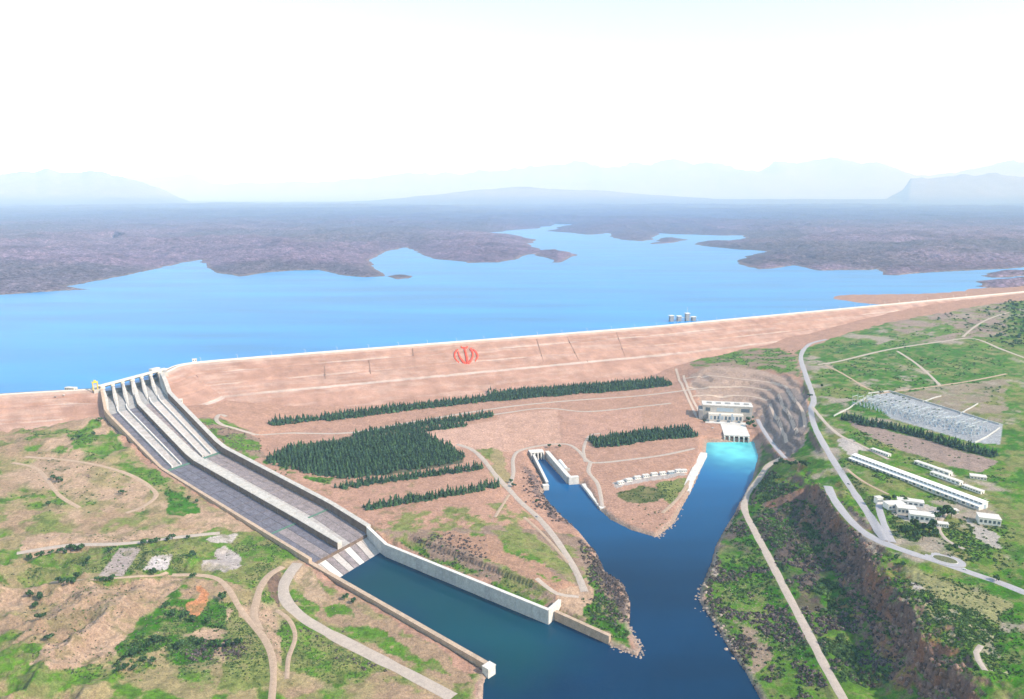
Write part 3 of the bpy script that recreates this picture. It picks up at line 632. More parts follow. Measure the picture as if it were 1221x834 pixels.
# ------------------------------------------------------------------ the embankment dam
def dam_mesh(crest, name, capL=False, capR=False):
    p = smooth_path(np.array(crest), 6.0)
    td = np.gradient(p, axis=0); td /= np.linalg.norm(td, axis=1)[:, None]; nr = np.c_[td[:, 1], -td[:, 0]]
    S = np.concatenate([[-60, -34, -7, -6], [6, 6.5], np.arange(9, 121, 2.3), [122, 127], np.arange(130, 240, 3.0), np.arange(241, 290, 6.5)])
    def prof(s):
        return np.where(s < -6, CREST - (-s - 6) / 2.2, np.where(s <= 6, CREST, np.where(s < 122, CREST - (s - 6) / 2, np.where(s < 127, 62, 62 - (s - 127) / 1.95))))
    X = p[:, None, 0] + nr[:, None, 0] * S; Y = p[:, None, 1] + nr[:, None, 1] * S; Z = np.repeat(prof(S)[None], len(p), 0)
    Z = Z + np.where(np.abs(S) > 8, 1, 0) * (fbm(X, Y, 16, 5, 211) - .5) * 2.2 - ((S > 38) & (S < 42)) * 1.2 - ((S > 80) & (S < 84)) * 1.2
    L = np.concatenate([[0], np.cumsum(np.linalg.norm(np.diff(p, axis=0), axis=1))])[:, None]
    SS = np.repeat(S[None], len(p), 0); LL = np.repeat(L, len(S), 1)
    c = np.empty(X.shape + (3,)); c[:] = C(0.385,0.236,0.190)
    a = fbm(LL, SS * 4, 130, 5, 221, .6); b = fbm(LL * .35, SS * 5, 60, 4, 227, .6)
    def mx(mk, cc):
        nonlocal c
        c = c * (1 - mk[..., None]) + cc * mk[..., None]
    mx(sstep(.45, .65, a) * .5, C(0.308,0.180,0.141)); mx(sstep(.54, .66, b) * sstep(150, 60, SS) * .6, C(0.431,0.308,0.273))
    mx(((SS >= 118) & (SS <= 128)).astype(float) * (.45 + .5 * sstep(.4, .5, a)), C(0.510,0.422,0.387))
    mx(((SS >= 37.5) & (SS <= 42.5)).astype(float) * sstep(.42, .55, b) * .8, C(0.502,0.405,0.370))
    mx(((SS >= 80) & (SS <= 84.5)).astype(float) * sstep(.48, .58, a) * .7, C(0.502,0.405,0.370))
    mx((np.abs(SS) < 7).astype(float), C(0.528,0.475,0.466)); mx((SS < -6).astype(float), C(0.405,0.334,0.290))
    mx(((SS > 6.2) & (SS < 14)).astype(float) * .5, C(0.493,0.396,0.352))
    mx(sstep(.56, .62, fbm(LL * .3, SS * 3, 22, 4, 231, .6)) * .35, C(.46, .34, .30)); mx(sstep(.55, .7, fbm(LL, SS, 40, 5, 233, .65)) * .2, C(.30, .18, .14))
    c *= (0.84 + .32 * fbm(X, Y, 11, 4, 229, .65))[..., None]
    ii = np.arange(X.size, dtype=np.int32).reshape(X.shape)
    q = np.stack([ii[:-1, :-1], ii[:-1, 1:], ii[1:, 1:], ii[1:, :-1]], -1).reshape(-1, 4)
    cx_ = X.ravel()[q].mean(1); cy_ = Y.ravel()[q].mean(1)
    q = q[~inpoly(cx_, cy_, SPCLIP)]
    return mesh_np(name, np.stack([X, Y, Z], -1).reshape(-1, 3), q, colors=c.reshape(-1, 3)), p, nr
me, DP, DN = dam_mesh(CRESTR, 'slope')
dam = thing('embankment_dam', (DP[0][0], DP[0][1], 0), 'long pinkish rockfill embankment dam holding back the blue reservoir', 'dam')
def child_mesh(name, me, m, root):
    me.transform(__import__('mathutils').Matrix.Translation(-Vector(root.location)))
    return link_mesh(name, me, m, root)
child_mesh('slope', me, M['dam'], dam)
def ribbon(p, n, off0, off1, z0, z1, name):
    a = p + n * off0; b = p + n * off1; k = len(p)
    v = np.concatenate([np.c_[a, np.full(k, z0)], np.c_[a, np.full(k, z1)], np.c_[b, np.full(k, z1)], np.c_[b, np.full(k, z0)]])
    i = np.arange(k - 1, dtype=np.int32); q = np.concatenate([np.stack([i + r * k, i + 1 + r * k, i + 1 + (r + 1) * k, i + (r + 1) * k], -1) for r in range(3)])
    q = np.concatenate([q, [[0, k, 2 * k, 3 * k], [k - 1, 4 * k - 1, 3 * k - 1, 2 * k - 1]]])
    return mesh_np(name, v, q)
kk = ~inpoly(DP[:, 0], DP[:, 1], SPCLIP); DP, DN = DP[kk], DN[kk]
child_mesh('crest_road', ribbon(DP, DN, -4, 4, CREST - .5, CREST + .25, 'crest_road'), M['road'], dam)
child_mesh('parapet', ribbon(DP, DN, 5.2, 5.8, CREST - .5, CREST + 1.6, 'parapet'), M['concrete_white'], dam)
child_mesh('parapet', ribbon(DP, DN, -5.8, -5.2, CREST - .5, CREST + 1.6, 'parapet'), M['concrete_white'], dam)
me, WP, WN = dam_mesh(CRESTL, 'slope')
wing = thing('embankment_dam', (WP[-1][0], WP[-1][1], 0), 'short embankment wing left of the gated spillway', 'dam')
child_mesh('slope', me, M['dam'], wing)
kk = ~inpoly(WP[:, 0], WP[:, 1], SPCLIP); WP, WN = WP[kk], WN[kk]
child_mesh('crest_road', ribbon(WP, WN, -4.5, 4.5, CREST - .5, CREST + .25, 'crest_road'), M['road'], wing)
child_mesh('parapet', ribbon(WP, WN, 5.2, 5.8, CREST - .5, CREST + 1.6, 'parapet'), M['concrete_white'], wing)


# ------------------------------------------------------------------ emblem laid out in red stones on the dam face
def on_dam(u, v): return G(u, v, damz)
emb = None
def zpx(lst): return [(520 + x / 15.26, 400 + y / 15.26) for x, y in lst]
STROKES = [([(398,262),(360,300),(338,350),(342,410),(370,462),(418,498)], [14,30,34,30,22,8]),
           ([(402,300),(412,350),(432,405),(462,450),(500,492),(540,515)], [14,26,32,36,40,30]),
           ([(522,225),(528,290),(545,360),(560,430),(578,520)], [44,40,44,50,64]),
           ([(448,212),(478,236),(515,246),(552,236),(574,208)], [14,28,34,28,14]),
           ([(625,245),(655,300),(668,360),(655,420),(628,470),(585,520)], [50,40,34,36,42,40]),
           ([(668,262),(712,300),(745,350),(752,400),(735,440),(712,478)], [16,34,36,34,24,8])]
ctr = on_dam(556, 424)[0]
emb = thing('dam_emblem', tuple(ctr), 'red emblem of four crescents and upright stem on the dam face', 'emblem')
for pts, wd in STROKES:
    nm = 'stroke' if wd[0] != 44 else 'stem'
    px = smooth_path(np.c_[np.array(pts, float), np.array(wd, float)], 12.0)
    td = np.gradient(px[:, :2], axis=0); td /= np.linalg.norm(td, axis=1)[:, None]; nn = np.c_[-td[:, 1], td[:, 0]]
    e0 = px[:, :2] + nn * px[:, 2:3] * .42; e1 = px[:, :2] - nn * px[:, 2:3] * .42
    A0 = GL(zpx(e0), damz); A1 = GL(zpx(e1), damz); k = len(A0)
    up_ = np.array([0, 0, 2.0]); dn_ = np.array([0, 0, -1.0])
    v = np.concatenate([A0 + dn_, A0 + up_, A1 + up_, A1 + dn_]) - ctr
    i = np.arange(k - 1, dtype=np.int32); q = np.concatenate([np.stack([i + r * k, i + 1 + r * k, i + 1 + (r + 1) * k, i + (r + 1) * k], -1) for r in range(3)] + [np.array([[0, k, 2 * k, 3 * k], [k - 1, 4 * k - 1, 3 * k - 1, 2 * k - 1]])])
    link_mesh(nm, mesh_np(nm, v, q), M['red'], emb)

# ------------------------------------------------------------------ spillway
def sl(i): return np.array([np.interp(i, range(7), [p[k] for p in SPL]) for k in (0, 1)])
def sr(i): return np.array([np.interp(i, range(7), [p[k] for p in SPR]) for k in (0, 1)])
def sq(i, q): return sl(i) * (1 - q) + sr(i) * q
def szf(i): return float(np.interp(i, [0, .5, 1, 2, 3, 4], [103, 99, 88, 45, 21, 14]))
def V3(p, z): return (p[0], p[1], z)
spill = thing('spillway', V3(SPMID[4], 0), 'concrete gated spillway with two long chutes running down to the stilling basin', 'spillway')
def quad_slab(i0, i1, q0, q1, zt0, zt1, th, name, m, root, gap=0.0):
    b = MB()
    a0, a1, b1, b0 = sq(i0, q0), sq(i0, q1), sq(i1, q1), sq(i1, q0)
    b.hexa([V3(a0, zt0 - th), V3(a1, zt0 - th), V3(b1, zt1 - th), V3(b0, zt1 - th), V3(a0, zt0), V3(a1, zt0), V3(b1, zt1), V3(b0, zt1)])
    return b.build(name, m, root)
def dq0(i): return float(np.interp(i, [0, 1, 2, 3, 4], [.48, .47, .45, .45, .455]))
def dq1(i): return float(np.interp(i, [0, 1, 2, 3, 4], [.52, .55, .60, .58, .53]))
chutebase = spill
# base slab under the joints
b = MB()
for k in range(40):
    i0, i1 = k / 10, (k + 1) / 10
    a0, a1, b1, b0 = sq(i0, -.01), sq(i0, 1.01), sq(i1, 1.01), sq(i1, -.01); z0, z1 = szf(i0) - .6, szf(i1) - .6
    b.hexa([V3(a0, z0 - 3), V3(a1, z0 - 3), V3(b1, z1 - 3), V3(b0, z1 - 3), V3(a0, z0), V3(a1, z0), V3(b1, z1), V3(b0, z1)])
b.build('chute_bed', M['wall_brown'], spill)
# floor slabs, three lanes each side of the divider
def slabs(i0, i1, n, side, cols, mats):
    for r in range(n):
        a = i0 + (i1 - i0) * r / n; c = i0 + (i1 - i0) * (r + 1) / n - .004
        for k in range(cols):
            def lane(i, t): return (0.0 + (dq0(i)) * t) if side == 0 else (dq1(i) + (1 - dq1(i)) * t)
            t0, t1 = k / cols + .006, (k + 1) / cols - .006
            mb_ = MB(); p0, p1, p2, p3 = sq(a, lane(a, t0)), sq(a, lane(a, t1)), sq(c, lane(c, t1)), sq(c, lane(c, t0))
            za, zc = szf(a), szf(c); dz = random.uniform(-.12, .12)
            mb_.hexa([V3(p0, za - .7), V3(p1, za - .7), V3(p2, zc - .7), V3(p3, zc - .7), V3(p0, za + dz), V3(p1, za + dz), V3(p2, zc + dz), V3(p3, zc + dz)])
            mb_.build('floor_slab', mats[(k + (r // 7) * 0) % len(mats)], spill)
M['chute_white'] = mat('chute_white', (0.47, 0.435, 0.425), 0.85, 0.2, 0.15, 0.1, scale2=0.6)
M['chute_mauve'] = mat('chute_mauve', (0.25, 0.215, 0.225), 0.85, 0.2, 0.3, 0.12, scale2=0.6)
slabs(0, 1, 6, 0, 3, [M['concrete_grey']]); slabs(0, 1, 6, 1, 3, [M['concrete_grey']])
slabs(1, 2, 14, 0, 3, [M['chute_grey'], M['chute_pale'], M['chute_grey']]); slabs(1, 2, 14, 1, 3, [M['chute_mauve'], M['chute_white'], M['chute_white']])
slabs(2.01, 3, 14, 0, 3, [M['chute_grey']]); slabs(2.01, 3, 14, 1, 3, [M['chute_pale'], M['chute_mauve'], M['chute_mauve']])
slabs(3.01, 4, 5, 0, 3, [M['chute_grey'], M['chute_mauve'], M['chute_grey']]); slabs(3.01, 4, 5, 1, 3, [M['chute_pale'], M['chute_mauve'], M['chute_mauve']])
# baffle steps with green algae at the breaks of slope
M['algae'] = mat('algae_concrete', (0.10, 0.20, 0.16), 0.9, 0.2, 0.3, 0.3)
for i_, side in ((2, 0), (2, 1), (3, 0), (3, 1)):
    q0, q1 = (0.0, dq0(i_)) if side == 0 else (dq1(i_), 1.0)
    quad_slab(i_ - .006, i_ + .012, q0, q1, szf(i_) + 1.0, szf(i_) + 1.0, 2.0, 'baffle_sill', M['algae'], spill)
# sloping apron into the basin
for k in range(9):
    q0, q1 = k / 9 + .004, (k + 1) / 9 - .004
    quad_slab(4.02, 5, q0, q1, 9.5, -4, 1.2, 'apron_slab', [M['chute_white'], M['concrete_white'], M['chute_mauve'], M['chute_white'], M['chute_mauve'], M['concrete_white'], M['chute_mauve'], M['chute_white'], M['chute_white']][k], spill)
quad_slab(4.0, 4.02, -.01, 1.01, 13.0, 13.0, 16, 'sill_face', M['wall_brown'], spill)
quad_slab(4.021, 5.0, -.01, 1.01, 8.0, -6, 6, 'apron_bed', M['wall_brown'], spill)
# guide walls: n pieces each
def guide_wall(iq, i0, i1, n, th, top, bot, name, m, root, out=1):
    for r in range(n):
        a = i0 + (i1 - i0) * r / n; c = i0 + (i1 - i0) * (r + 1) / n
        pa, pc = iq(a), iq(c); d = (pc - pa) / np.linalg.norm(pc - pa); nrm = np.array([-d[1], d[0]]) * out
        g = d * .15
        b = MB(); ta, tc = top(a), top(c); j = random.uniform(-.12, .12)
        p0, p1, p2, p3 = pa + g, pc - g, pc - g + nrm * th, pa + g + nrm * th
        p0 = p0 + nrm * j; p1 = p1 + nrm * j
        b.hexa([V3(p0, bot(a)), V3(p1, bot(c)), V3(p2, bot(c)), V3(p3, bot(a)), V3(p0, ta), V3(p1, tc), V3(p2, tc), V3(p3, ta)])
        b.build(name, m, root)
LWT = lambda i: float(np.interp(i, [0, .4, 1, 2, 3, 4, 5, 6], [124, 118, 98, 53, 29, 22, 12, 10]))
RWT = lambda i: float(np.interp(i, [0, .4, 1, 2, 3, 4, 5, 6], [124, 119, 101, 58, 33, 26, 18, 18]))
fl = lambda i: szf(i) - 10
guide_wall(sl, 0, 4, 34, 5, LWT, fl, 'left_guide_wall', M['concrete_tan'], spill, -1)
guide_wall(sr, 0, 1, 8, 8, RWT, fl, 'right_guide_wall', M['concrete'], spill, 1)
guide_wall(sr, 1, 4, 26, 8, RWT, fl, 'right_guide_wall', M['concrete'], spill, 1)
guide_wall(sr, 1, 4, 26, .25, lambda i: RWT(i) - .6, fl, 'wall_shade_face', M['wall_brown'], spill, -1)  # thin brown sheet painting the shade on the right wall's inner face
# thick divider between the two chutes
for r in range(30):
    a, c = .55 + 3.45 * r / 30, .55 + 3.45 * (r + 1) / 30 - .004
    b = MB(); ta, tc = [float(np.interp(i, [.55, 1, 2, 3, 4], [104, 96, 54, 30, 24])) for i in (a, c)]
    b.hexa([V3(sq(a, dq0(a)), fl(a)), V3(sq(a, dq1(a)), fl(a)), V3(sq(c, dq1(c)), fl(c)), V3(sq(c, dq0(c)), fl(c)),
            V3(sq(a, dq0(a)), ta), V3(sq(a, dq1(a)), ta), V3(sq(c, dq1(c)), tc), V3(sq(c, dq0(c)), tc)])
    b.build('divider_block', M['concrete'], spill)
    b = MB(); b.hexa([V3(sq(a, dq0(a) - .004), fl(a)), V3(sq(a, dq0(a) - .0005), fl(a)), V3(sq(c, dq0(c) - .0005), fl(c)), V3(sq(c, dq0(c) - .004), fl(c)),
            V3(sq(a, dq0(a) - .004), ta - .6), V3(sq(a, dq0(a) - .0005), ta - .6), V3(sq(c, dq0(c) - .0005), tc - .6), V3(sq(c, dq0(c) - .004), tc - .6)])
    b.build('divider_shade_face', M['wall_brown'], spill)  # shade on the divider's left side, painted as a brown sheet
# lane walls of the upper chute
for q in (.16, .31, .70, .85):
    for r in range(14):
        a, c = .8 + 1.19 * r / 14, .8 + 1.19 * (r + 1) / 14 - .004
        h = 3.5
        b = MB(); b.hexa([V3(sq(a, q - .009), szf(a) - 1), V3(sq(a, q + .009), szf(a) - 1), V3(sq(c, q + .009), szf(c) - 1), V3(sq(c, q - .009), szf(c) - 1),
                          V3(sq(a, q - .009), szf(a) + h), V3(sq(a, q + .009), szf(a) + h), V3(sq(c, q + .009), szf(c) + h), V3(sq(c, q - .009), szf(c) + h)])
        b.build('lane_wall', M['concrete_white'], spill)
# piers, gates and bridges
gv = SPR[0] - SPL[0]; gl = np.linalg.norm(gv); gu = gv / gl
fu = (SPMID[1] - SPMID[0]); flen = np.linalg.norm(fu); fu = fu / flen
for k in range(7):
    q = k / 6; base = SPL[0] + gv * q
    hw = 2.6 if k not in (0, 3, 6) else 3.6
    # outline in flow direction x, width y: rounded nose, long tapering tail; top falls in a curve
    xs = [-22, -18, 0, 14, 22, 34, 48, 64, 80, 94]; ws = [.4, 1, 1, 1, 1, 1.25, 1.45, 1.2, .8, .15]; tz = [121, 121, 121, 121, 119, 113, 107, 102, 97, 92]
    b = MB(V3(base, 0), fu); kk = len(b.v)
    for x, w, t in zip(xs, ws, tz):
        zb = 80 if x < 40 else 76
        for yy, zz in ((-w * hw, zb), (-w * hw, t - 1.2), (0, t), (w * hw, t - 1.2), (w * hw, zb)): b.v.append(b.w(x, yy, zz))
    for j in range(len(xs) - 1):
        for e in range(4): b.f.append((kk + j * 5 + e, kk + j * 5 + e + 1, kk + j * 5 + 5 + e + 1, kk + j * 5 + 5 + e))
    b.f.append(tuple(kk + e for e in range(5))); b.f.append(tuple(kk + (len(xs) - 1) * 5 + e for e in range(5)))
    b.build('pier', M['concrete'], spill)
    b = MB(V3(base, 0), fu); b.box(2, 12, -hw - .6, hw + .6, 121.05, 126); b.build('hoist_plinth', M['concrete_white'], spill)
for k in range(6):
    c = SPL[0] + gv * (k + .5) / 6; w = gl / 12 - 2.7
    b = MB(V3(c, 0), fu); pr = [(16 - 14 * math.cos(t) * 1.0, 100 + 16 * math.sin(t)) for t in np.linspace(-.15, 1.15, 9)]
    pr2 = [(x + .9, z) for x, z in reversed(pr)]
    gt = b.prism(pr + pr2, -w, w).build('radial_gate', M['steel_dark'], spill)
    for s in (-1, 1):
        MB(V3(c, 0), fu).bar((4, s * w * .7, 103), (26, s * (w - .6), 107), .5).build('gate_arm', M['steel'], gt)
ec = SPL[0] - gu * 12; L_ = gl + 26
for nm, x0, x1, z0, z1, m in (('road_bridge', -16, -6, 119.2, 121.8, 'concrete_white'), ('hoist_bridge', 2, 10, 126.05, 128, 'concrete_white')):
    br = MB(V3(SPL[0], 0), fu); br.box(x0, x1, -12, -12, 0, 0.01)
    br = MB(V3(ec, 0), gu); br.box(0, L_, -x1, -x0, z0, z1); bo = br.build(nm, M[m], spill)
    for e in (-x1, -x0 - .5):
        MB(V3(ec, 0), gu).box(0, L_, e, e + .5, z1 + .01, z1 + 1.3).build('railing', M['steel'], bo)
for k in range(7):
    c = SPL[0] + gv * k / 6
    MB(V3(c, 0), fu).box(-17, 1.9, -1.6, 1.6, 121.05, 124.2).build('cross_beam', M['concrete_white'], spill)
# abutment blocks closing the embankments against the gates
for s, c in ((-1, SPL[0]), (1, SPR[0])):
    b = MB(V3(c, 0), fu); y0, y1 = (3.7, 16) if s > 0 else (-16, -3.7)
    # gu is to the left or right of the flow
    left = np.dot(np.array([-fu[1], fu[0]]), gu)
    if left < 0: y0, y1 = -y1, -y0
    b.box(-34, 16, y0, y1, 70, 122.2).build('abutment_block', M['concrete'], spill)
# gantry crane and hoist house on the gate deck
c = SPL[0] - gu * 16
cr = thing('gantry_crane', V3(c, 120.2), 'yellow gantry crane parked at the left end of the spillway gates', 'crane')
for sx in (-4, 4):
    for sy in (-4, 4):
        MB(V3(c, 120.2), fu).bar((sx, sy, 0), (sx * .7, sy, 15), .9, 6).build('leg', M['yellow'], cr)
MB(V3(c, 120.2), fu).box(-4.5, 4.5, -5.5, 5.5, 15, 17).build('girder', M['yellow'], cr)
MB(V3(c, 120.2), fu).box(-2.2, 2.2, -2, 2, 17.02, 20).build('trolley', M['yellow'], cr)
MB(V3(c, 120.2), fu).box(-5, 5, -1.5, 1.5, 0.2, 2.2).build('bogie', M['steel_dark'], cr)
def house(name, loc, ux, lx, ly, h, label, cat, wall='white', roof='concrete_white', rh=1.2, group=None, nwin=4, gable=False):
    t = thing(name, tuple(loc), label, cat, group); o = tuple(loc)
    MB(o, ux).box(-lx / 2, lx / 2, -ly / 2, ly / 2, -1.5, h).build('wall', M[wall], t)
    if gable:
        b = MB(o, ux); b.prism([(-lx / 2 - .4, h + .02), (lx / 2 + .4, h + .02), (lx / 2 + .4, h + .3), (0, h + rh), (-lx / 2 - .4, h + .3)], -ly / 2 - .5, ly / 2 + .5); b.build('roof', M[roof], t)
    else: MB(o, ux).box(-lx / 2 - .5, lx / 2 + .5, -ly / 2 - .5, ly / 2 + .5, h + .02, h + rh * .5).build('roof', M[roof], t)
    for k in range(nwin):
        x = -lx / 2 + lx * (k + .5) / nwin; w = lx / nwin * .3
        MB(o, ux).box(x - w, x + w, -ly / 2 - .12, -ly / 2 + .1, h * .35, h * .75).build('window', M['glass'], t)
    MB(o, ux).box(lx / 2 - .1, lx / 2 + .12, -1.2, 1.2, -.5, h * .65).build('door', M['dark'], t)
    return t
c = SPL[0] + gv * .93 - fu * 12
house('hoist_house', V3(c, 121.9), gu, 22, 9, 8, 'pale hoist house on the road bridge over the right hand gates', 'building', 'offwhite', nwin=5)
c = P(232, 431, CREST); house('crest_hut', V3(c, CREST - .5), DN[5] * 0 + np.array([.9, .43]), 10, 7, 6, 'small white hut on the dam crest beside the spillway', 'building', nwin=2)
c = G(214, 480, damz)[0]; house('valve_hut', tuple(c), (.9, .43), 12, 9, 6, 'small white hut low on the dam slope beside the upper chute', 'building', nwin=2)
kc = int(len(WP) * .78); c = WP[kc] - WN[kc] * 10; house('control_building', V3(c, CREST - 2.2), (.93, -.2), 22, 9, 5, 'low pale building on the left wing crest by the yellow crane', 'building', 'offwhite', nwin=5)

# ------------------------------------------------------------------ stilling basin walls
def wall_thing(name, pts, tops, th, label, m, panel=12, bot=-8, out=1, cat='retaining wall', cap=True):
    pts = [np.array(p, float) for p in pts]; root = thing(name, V3(pts[0], 0), label, cat)
    for k in range(len(pts) - 1):
        d = pts[k + 1] - pts[k]; L = np.linalg.norm(d); n = max(1, int(round(L / panel))); d = d / L; nr = np.array([-d[1], d[0]]) * out
        for r in range(n):
            a = pts[k] + d * (L * r / n + .12); c = pts[k] + d * (L * (r + 1) / n - .12); za = tops[k] + (tops[k + 1] - tops[k]) * r / n; zc = tops[k] + (tops[k + 1] - tops[k]) * (r + 1) / n
            j = nr * random.uniform(-.15, .15); b = MB()
            b.hexa([V3(a + j, bot), V3(c + j, bot), V3(c + nr * th, bot), V3(a + nr * th, bot), V3(a + j, za), V3(c + j, zc), V3(c + nr * th, zc), V3(a + nr * th, za)])
            b.build('panel', M[random.choice(m)] if isinstance(m, list) else M[m], root)
            if cap:
                b = MB(); b.hexa([V3(a - nr * .4, za + .02), V3(c - nr * .4, zc + .02), V3(c + nr * (th + .4), zc + .02), V3(a + nr * (th + .4), za + .02), V3(a - nr * .4, za + .8), V3(c - nr * .4, zc + .8), V3(c + nr * (th + .4), zc + .8), V3(a + nr * (th + .4), za + .8)])
                b.build('coping', M['concrete_white'] if m != 'concrete_tan' else M['concrete_tan'], root)
    return root
M['basin_wall'] = mat('basin_wall', (0.50, 0.51, 0.52), 0.85, 0.2, 0.16, 0.15, scale2=0.7)
M['basin_wall_b'] = mat('basin_wall_b', (0.44, 0.45, 0.47), 0.85, 0.2, 0.18, 0.15, scale2=0.7)
wall_thing('basin_wall', [SPR[4], SPR[5], SPR[6]], [25, 18, 18], 4, 'tall pale panelled concrete wall on the right of the stilling basin', ['basin_wall', 'basin_wall_b'], 12, out=1)
wall_thing('basin_wall', [SPL[4], SPL[5], SPL[6]], [16, 11, 10], 5, 'low tan concrete wall on the left of the stilling basin', 'concrete_tan', 14, out=-1)
e6 = SPR[6]; wall_thing('wing_wall', [e6 + np.array([1.2, -.4]), P(669, 716, 17)[:2]], [18, 17], 3, 'white wing wall closing the downstream end of the basin wall', 'concrete_white', 30, out=1)
wall_thing('quay_wall', [P(661, 740, 0)[:2], P(726, 769, 0)[:2]], [11, 10], 4, 'tan quay wall on the tongue of land after the wing wall', 'concrete_tan', 11, out=1)
b = thing('wall_end_block', V3(SPL[6], 0), 'square tan concrete end block of the low basin wall by the water', 'retaining wall'); d_ = (SPL[6] - SPL[5]) / np.linalg.norm(SPL[6] - SPL[5])
MB(V3(SPL[6] + d_ * .3, 0), d_).box(0, 9, -10, 1, -7, 10.5).build('block', M['concrete_white'], b); MB(V3(SPL[6] + d_ * .3, 0), d_).box(-.2, 9.4, -10.4, 1.4, 10.52, 11.4).build('coping', M['concrete_white'], b)

M['stair'] = mat('stair_concrete', (.24, .16, .13), .9, .2, .2, .3)
# drain stairs running down the dam face
for k_, (u0, v0, u1, v1) in enumerate([(387, 437, 388, 452), (492, 416, 493, 424), (640, 405, 648, 432), (676, 402, 690, 430), (735, 397, 745, 425), (700, 430, 706, 446), (440, 430, 442, 446)]):
    a_, b_ = G(u0, v0, damz)[0], G(u1, v1, damz)[0]; dd = (b_ - a_)[:2]; L = np.linalg.norm(dd)
    if L > 4:
        b = MB(); n_ = np.array([-dd[1], dd[0]]) / L * .7; zz_ = np.array([0, 0, 1.3])
        b.hexa([(*(a_[:2] - n_), a_[2] - 1), (*(b_[:2] - n_), b_[2] - 1), (*(b_[:2] + n_), b_[2] - 1), (*(a_[:2] + n_), a_[2] - 1), (*(a_[:2] - n_), a_[2] + 1.3), (*(b_[:2] - n_), b_[2] + 1.3), (*(b_[:2] + n_), b_[2] + 1.3), (*(a_[:2] + n_), a_[2] + 1.3)])
        b.build('stairway', M['stair'], dam)

# ------------------------------------------------------------------ powerhouse
o_ = P(868, 527, 0); ux = (math.cos(math.radians(-10)), math.sin(math.radians(-10)))
ph = thing('powerhouse', tuple(o_), 'pale grey powerhouse with five dark draft tube openings above the turquoise outflow', 'powerhouse')
def pb(): return MB(tuple(o_), ux)
yk = np.linalg.norm((P(866, 505, 12) - o_)[:2]); W = 44
pb().box(-6, W - 2, 10, yk - 8, -6, 10.5).build('tailrace_block', M['concrete'], ph)
pb().box(-8, W, 6, yk - 6, 10.52, 12.6).build('tailrace_deck', M['concrete_white'], ph)
pb().box(-40, W + 6, yk - 5.9, yk + 8, 6, 13.2).build('draft_tube_deck', M['concrete_white'], ph)
for k in range(6):
    x = -6 + (W + 4) * k / 5 - .8
    pb().box(x - 1.3, x + 1.3, 0, 9.9, -6, 10.5).build('bay_pier', M['concrete_white'], ph)
for k in range(5):
    x = -6 + (W + 4) * (k + .5) / 5 - .8
    pb().box(x - 3.2, x + 3.2, 9.0, 9.9, -5, 8.2).build('draft_tube_opening', M['dark'], ph)
hall_y = yk + 12; hx = 12
hb_ = pb().box(hx - 44, hx + 30, hall_y, hall_y + 14, 10, 28).build('front_annexe', M['offwhite'], ph)
for k in range(9):
    x = hx - 42 + 70 * (k + .5) / 9
    pb().box(x - 2.4, x + 2.4, hall_y - .15, hall_y + .1, 16, 24).build('window', M['glass'] if k % 3 else M['bluegrey'], hb_)
for x in (hx - 20, hx + 6):
    pb().box(x - 1.5, x + 1.5, hall_y - .4, hall_y + .1, 12, 30).build('blue_column', M['bluegrey'], ph)
mh = pb().box(hx - 56, hx + 50, hall_y + 14.1, hall_y + 48, 8, 43).build('turbine_hall', M['concrete'], ph)
pb().box(hx - 57, hx + 51, hall_y + 13.5, hall_y + 48.6, 43.02, 45).build('roof', M['concrete_white'], mh)
for k in range(5): pb().box(hx - 46 + 20 * k, hx - 36 + 20 * k, hall_y + 26, hall_y + 36, 45.02, 46.6).build('roof_vent', M['concrete_grey'], mh)
for x0, x1 in ((-50, -40), (-26, 10), (26, 44)):
    pb().box(hx + x0, hx + x1, hall_y + 13.8, hall_y + 14.05, 31, 39).build('window_band', M['bluegrey'] if x0 == -26 else M['glass'], mh)
pb().box(hx - 64, hx - 56.1, hall_y + 4, hall_y + 44, 8, 34).build('service_bay', M['concrete_grey'], ph)
for k in range(4):
    x = -34 + k * 22; t = thing('transformer', tuple(np.array(pb().w(x, yk + 4, 13.25))), 'grey transformer on the powerhouse deck, %s from the left' % ['first', 'second', 'third', 'fourth'][k], 'transformer')
    bb = MB(tuple(pb().w(x, yk + 4, 13.25)), ux); bb.box(-3, 3, -2, 2, 0, 4.2).build('tank', M['steel_dark'], t)
    for s in (-1.6, 0, 1.6): MB(tuple(pb().w(x, yk + 4, 13.25)), ux).bar((s, 0, 4.2), (s, 0, 6.5), .25).build('bushing', M['offwhite'], t)
# quay apron on the left side of the tailrace
q = PP([(843, 545), (829, 573), (822, 590)], 0)
wall_thing('quay_wall', q, [8, 7, 6], 13, 'white concrete quay along the left side of the powerhouse tailrace', 'concrete_white', 14, bot=-6, out=-1, cap=False)
# benches of the cut: pale berm strips follow the terrain
M['bench'] = mat('bench_berm', (0.50, 0.40, 0.34), 0.95, 0.1, 0.15, 0.2, scale2=0.8)
def strip(name, px, w, m, lift=.5, f=None):
    p = smooth_path(GL(px, f), 5.0); td = np.gradient(p[:, :2], axis=0); td /= np.linalg.norm(td, axis=1)[:, None] + 1e-9; nr = np.c_[-td[:, 1], td[:, 0]]; rows_ = []
    for s in (-.5, 0, .5):
        xy = p[:, :2] + nr * w * s; rows_.append(np.c_[xy, (f or hz)(xy[:, 0], xy[:, 1]) + lift])
    v = np.array(rows_); n = len(p); ii = np.arange(3 * n).reshape(3, n)
    o = link_mesh(name, mesh_np(name, v.reshape(-1, 3), np.stack([ii[:-1, :-1], ii[:-1, 1:], ii[1:, 1:], ii[1:, :-1]], -1).reshape(-1, 4), smooth=True), m); tag(o, kind='structure'); return o
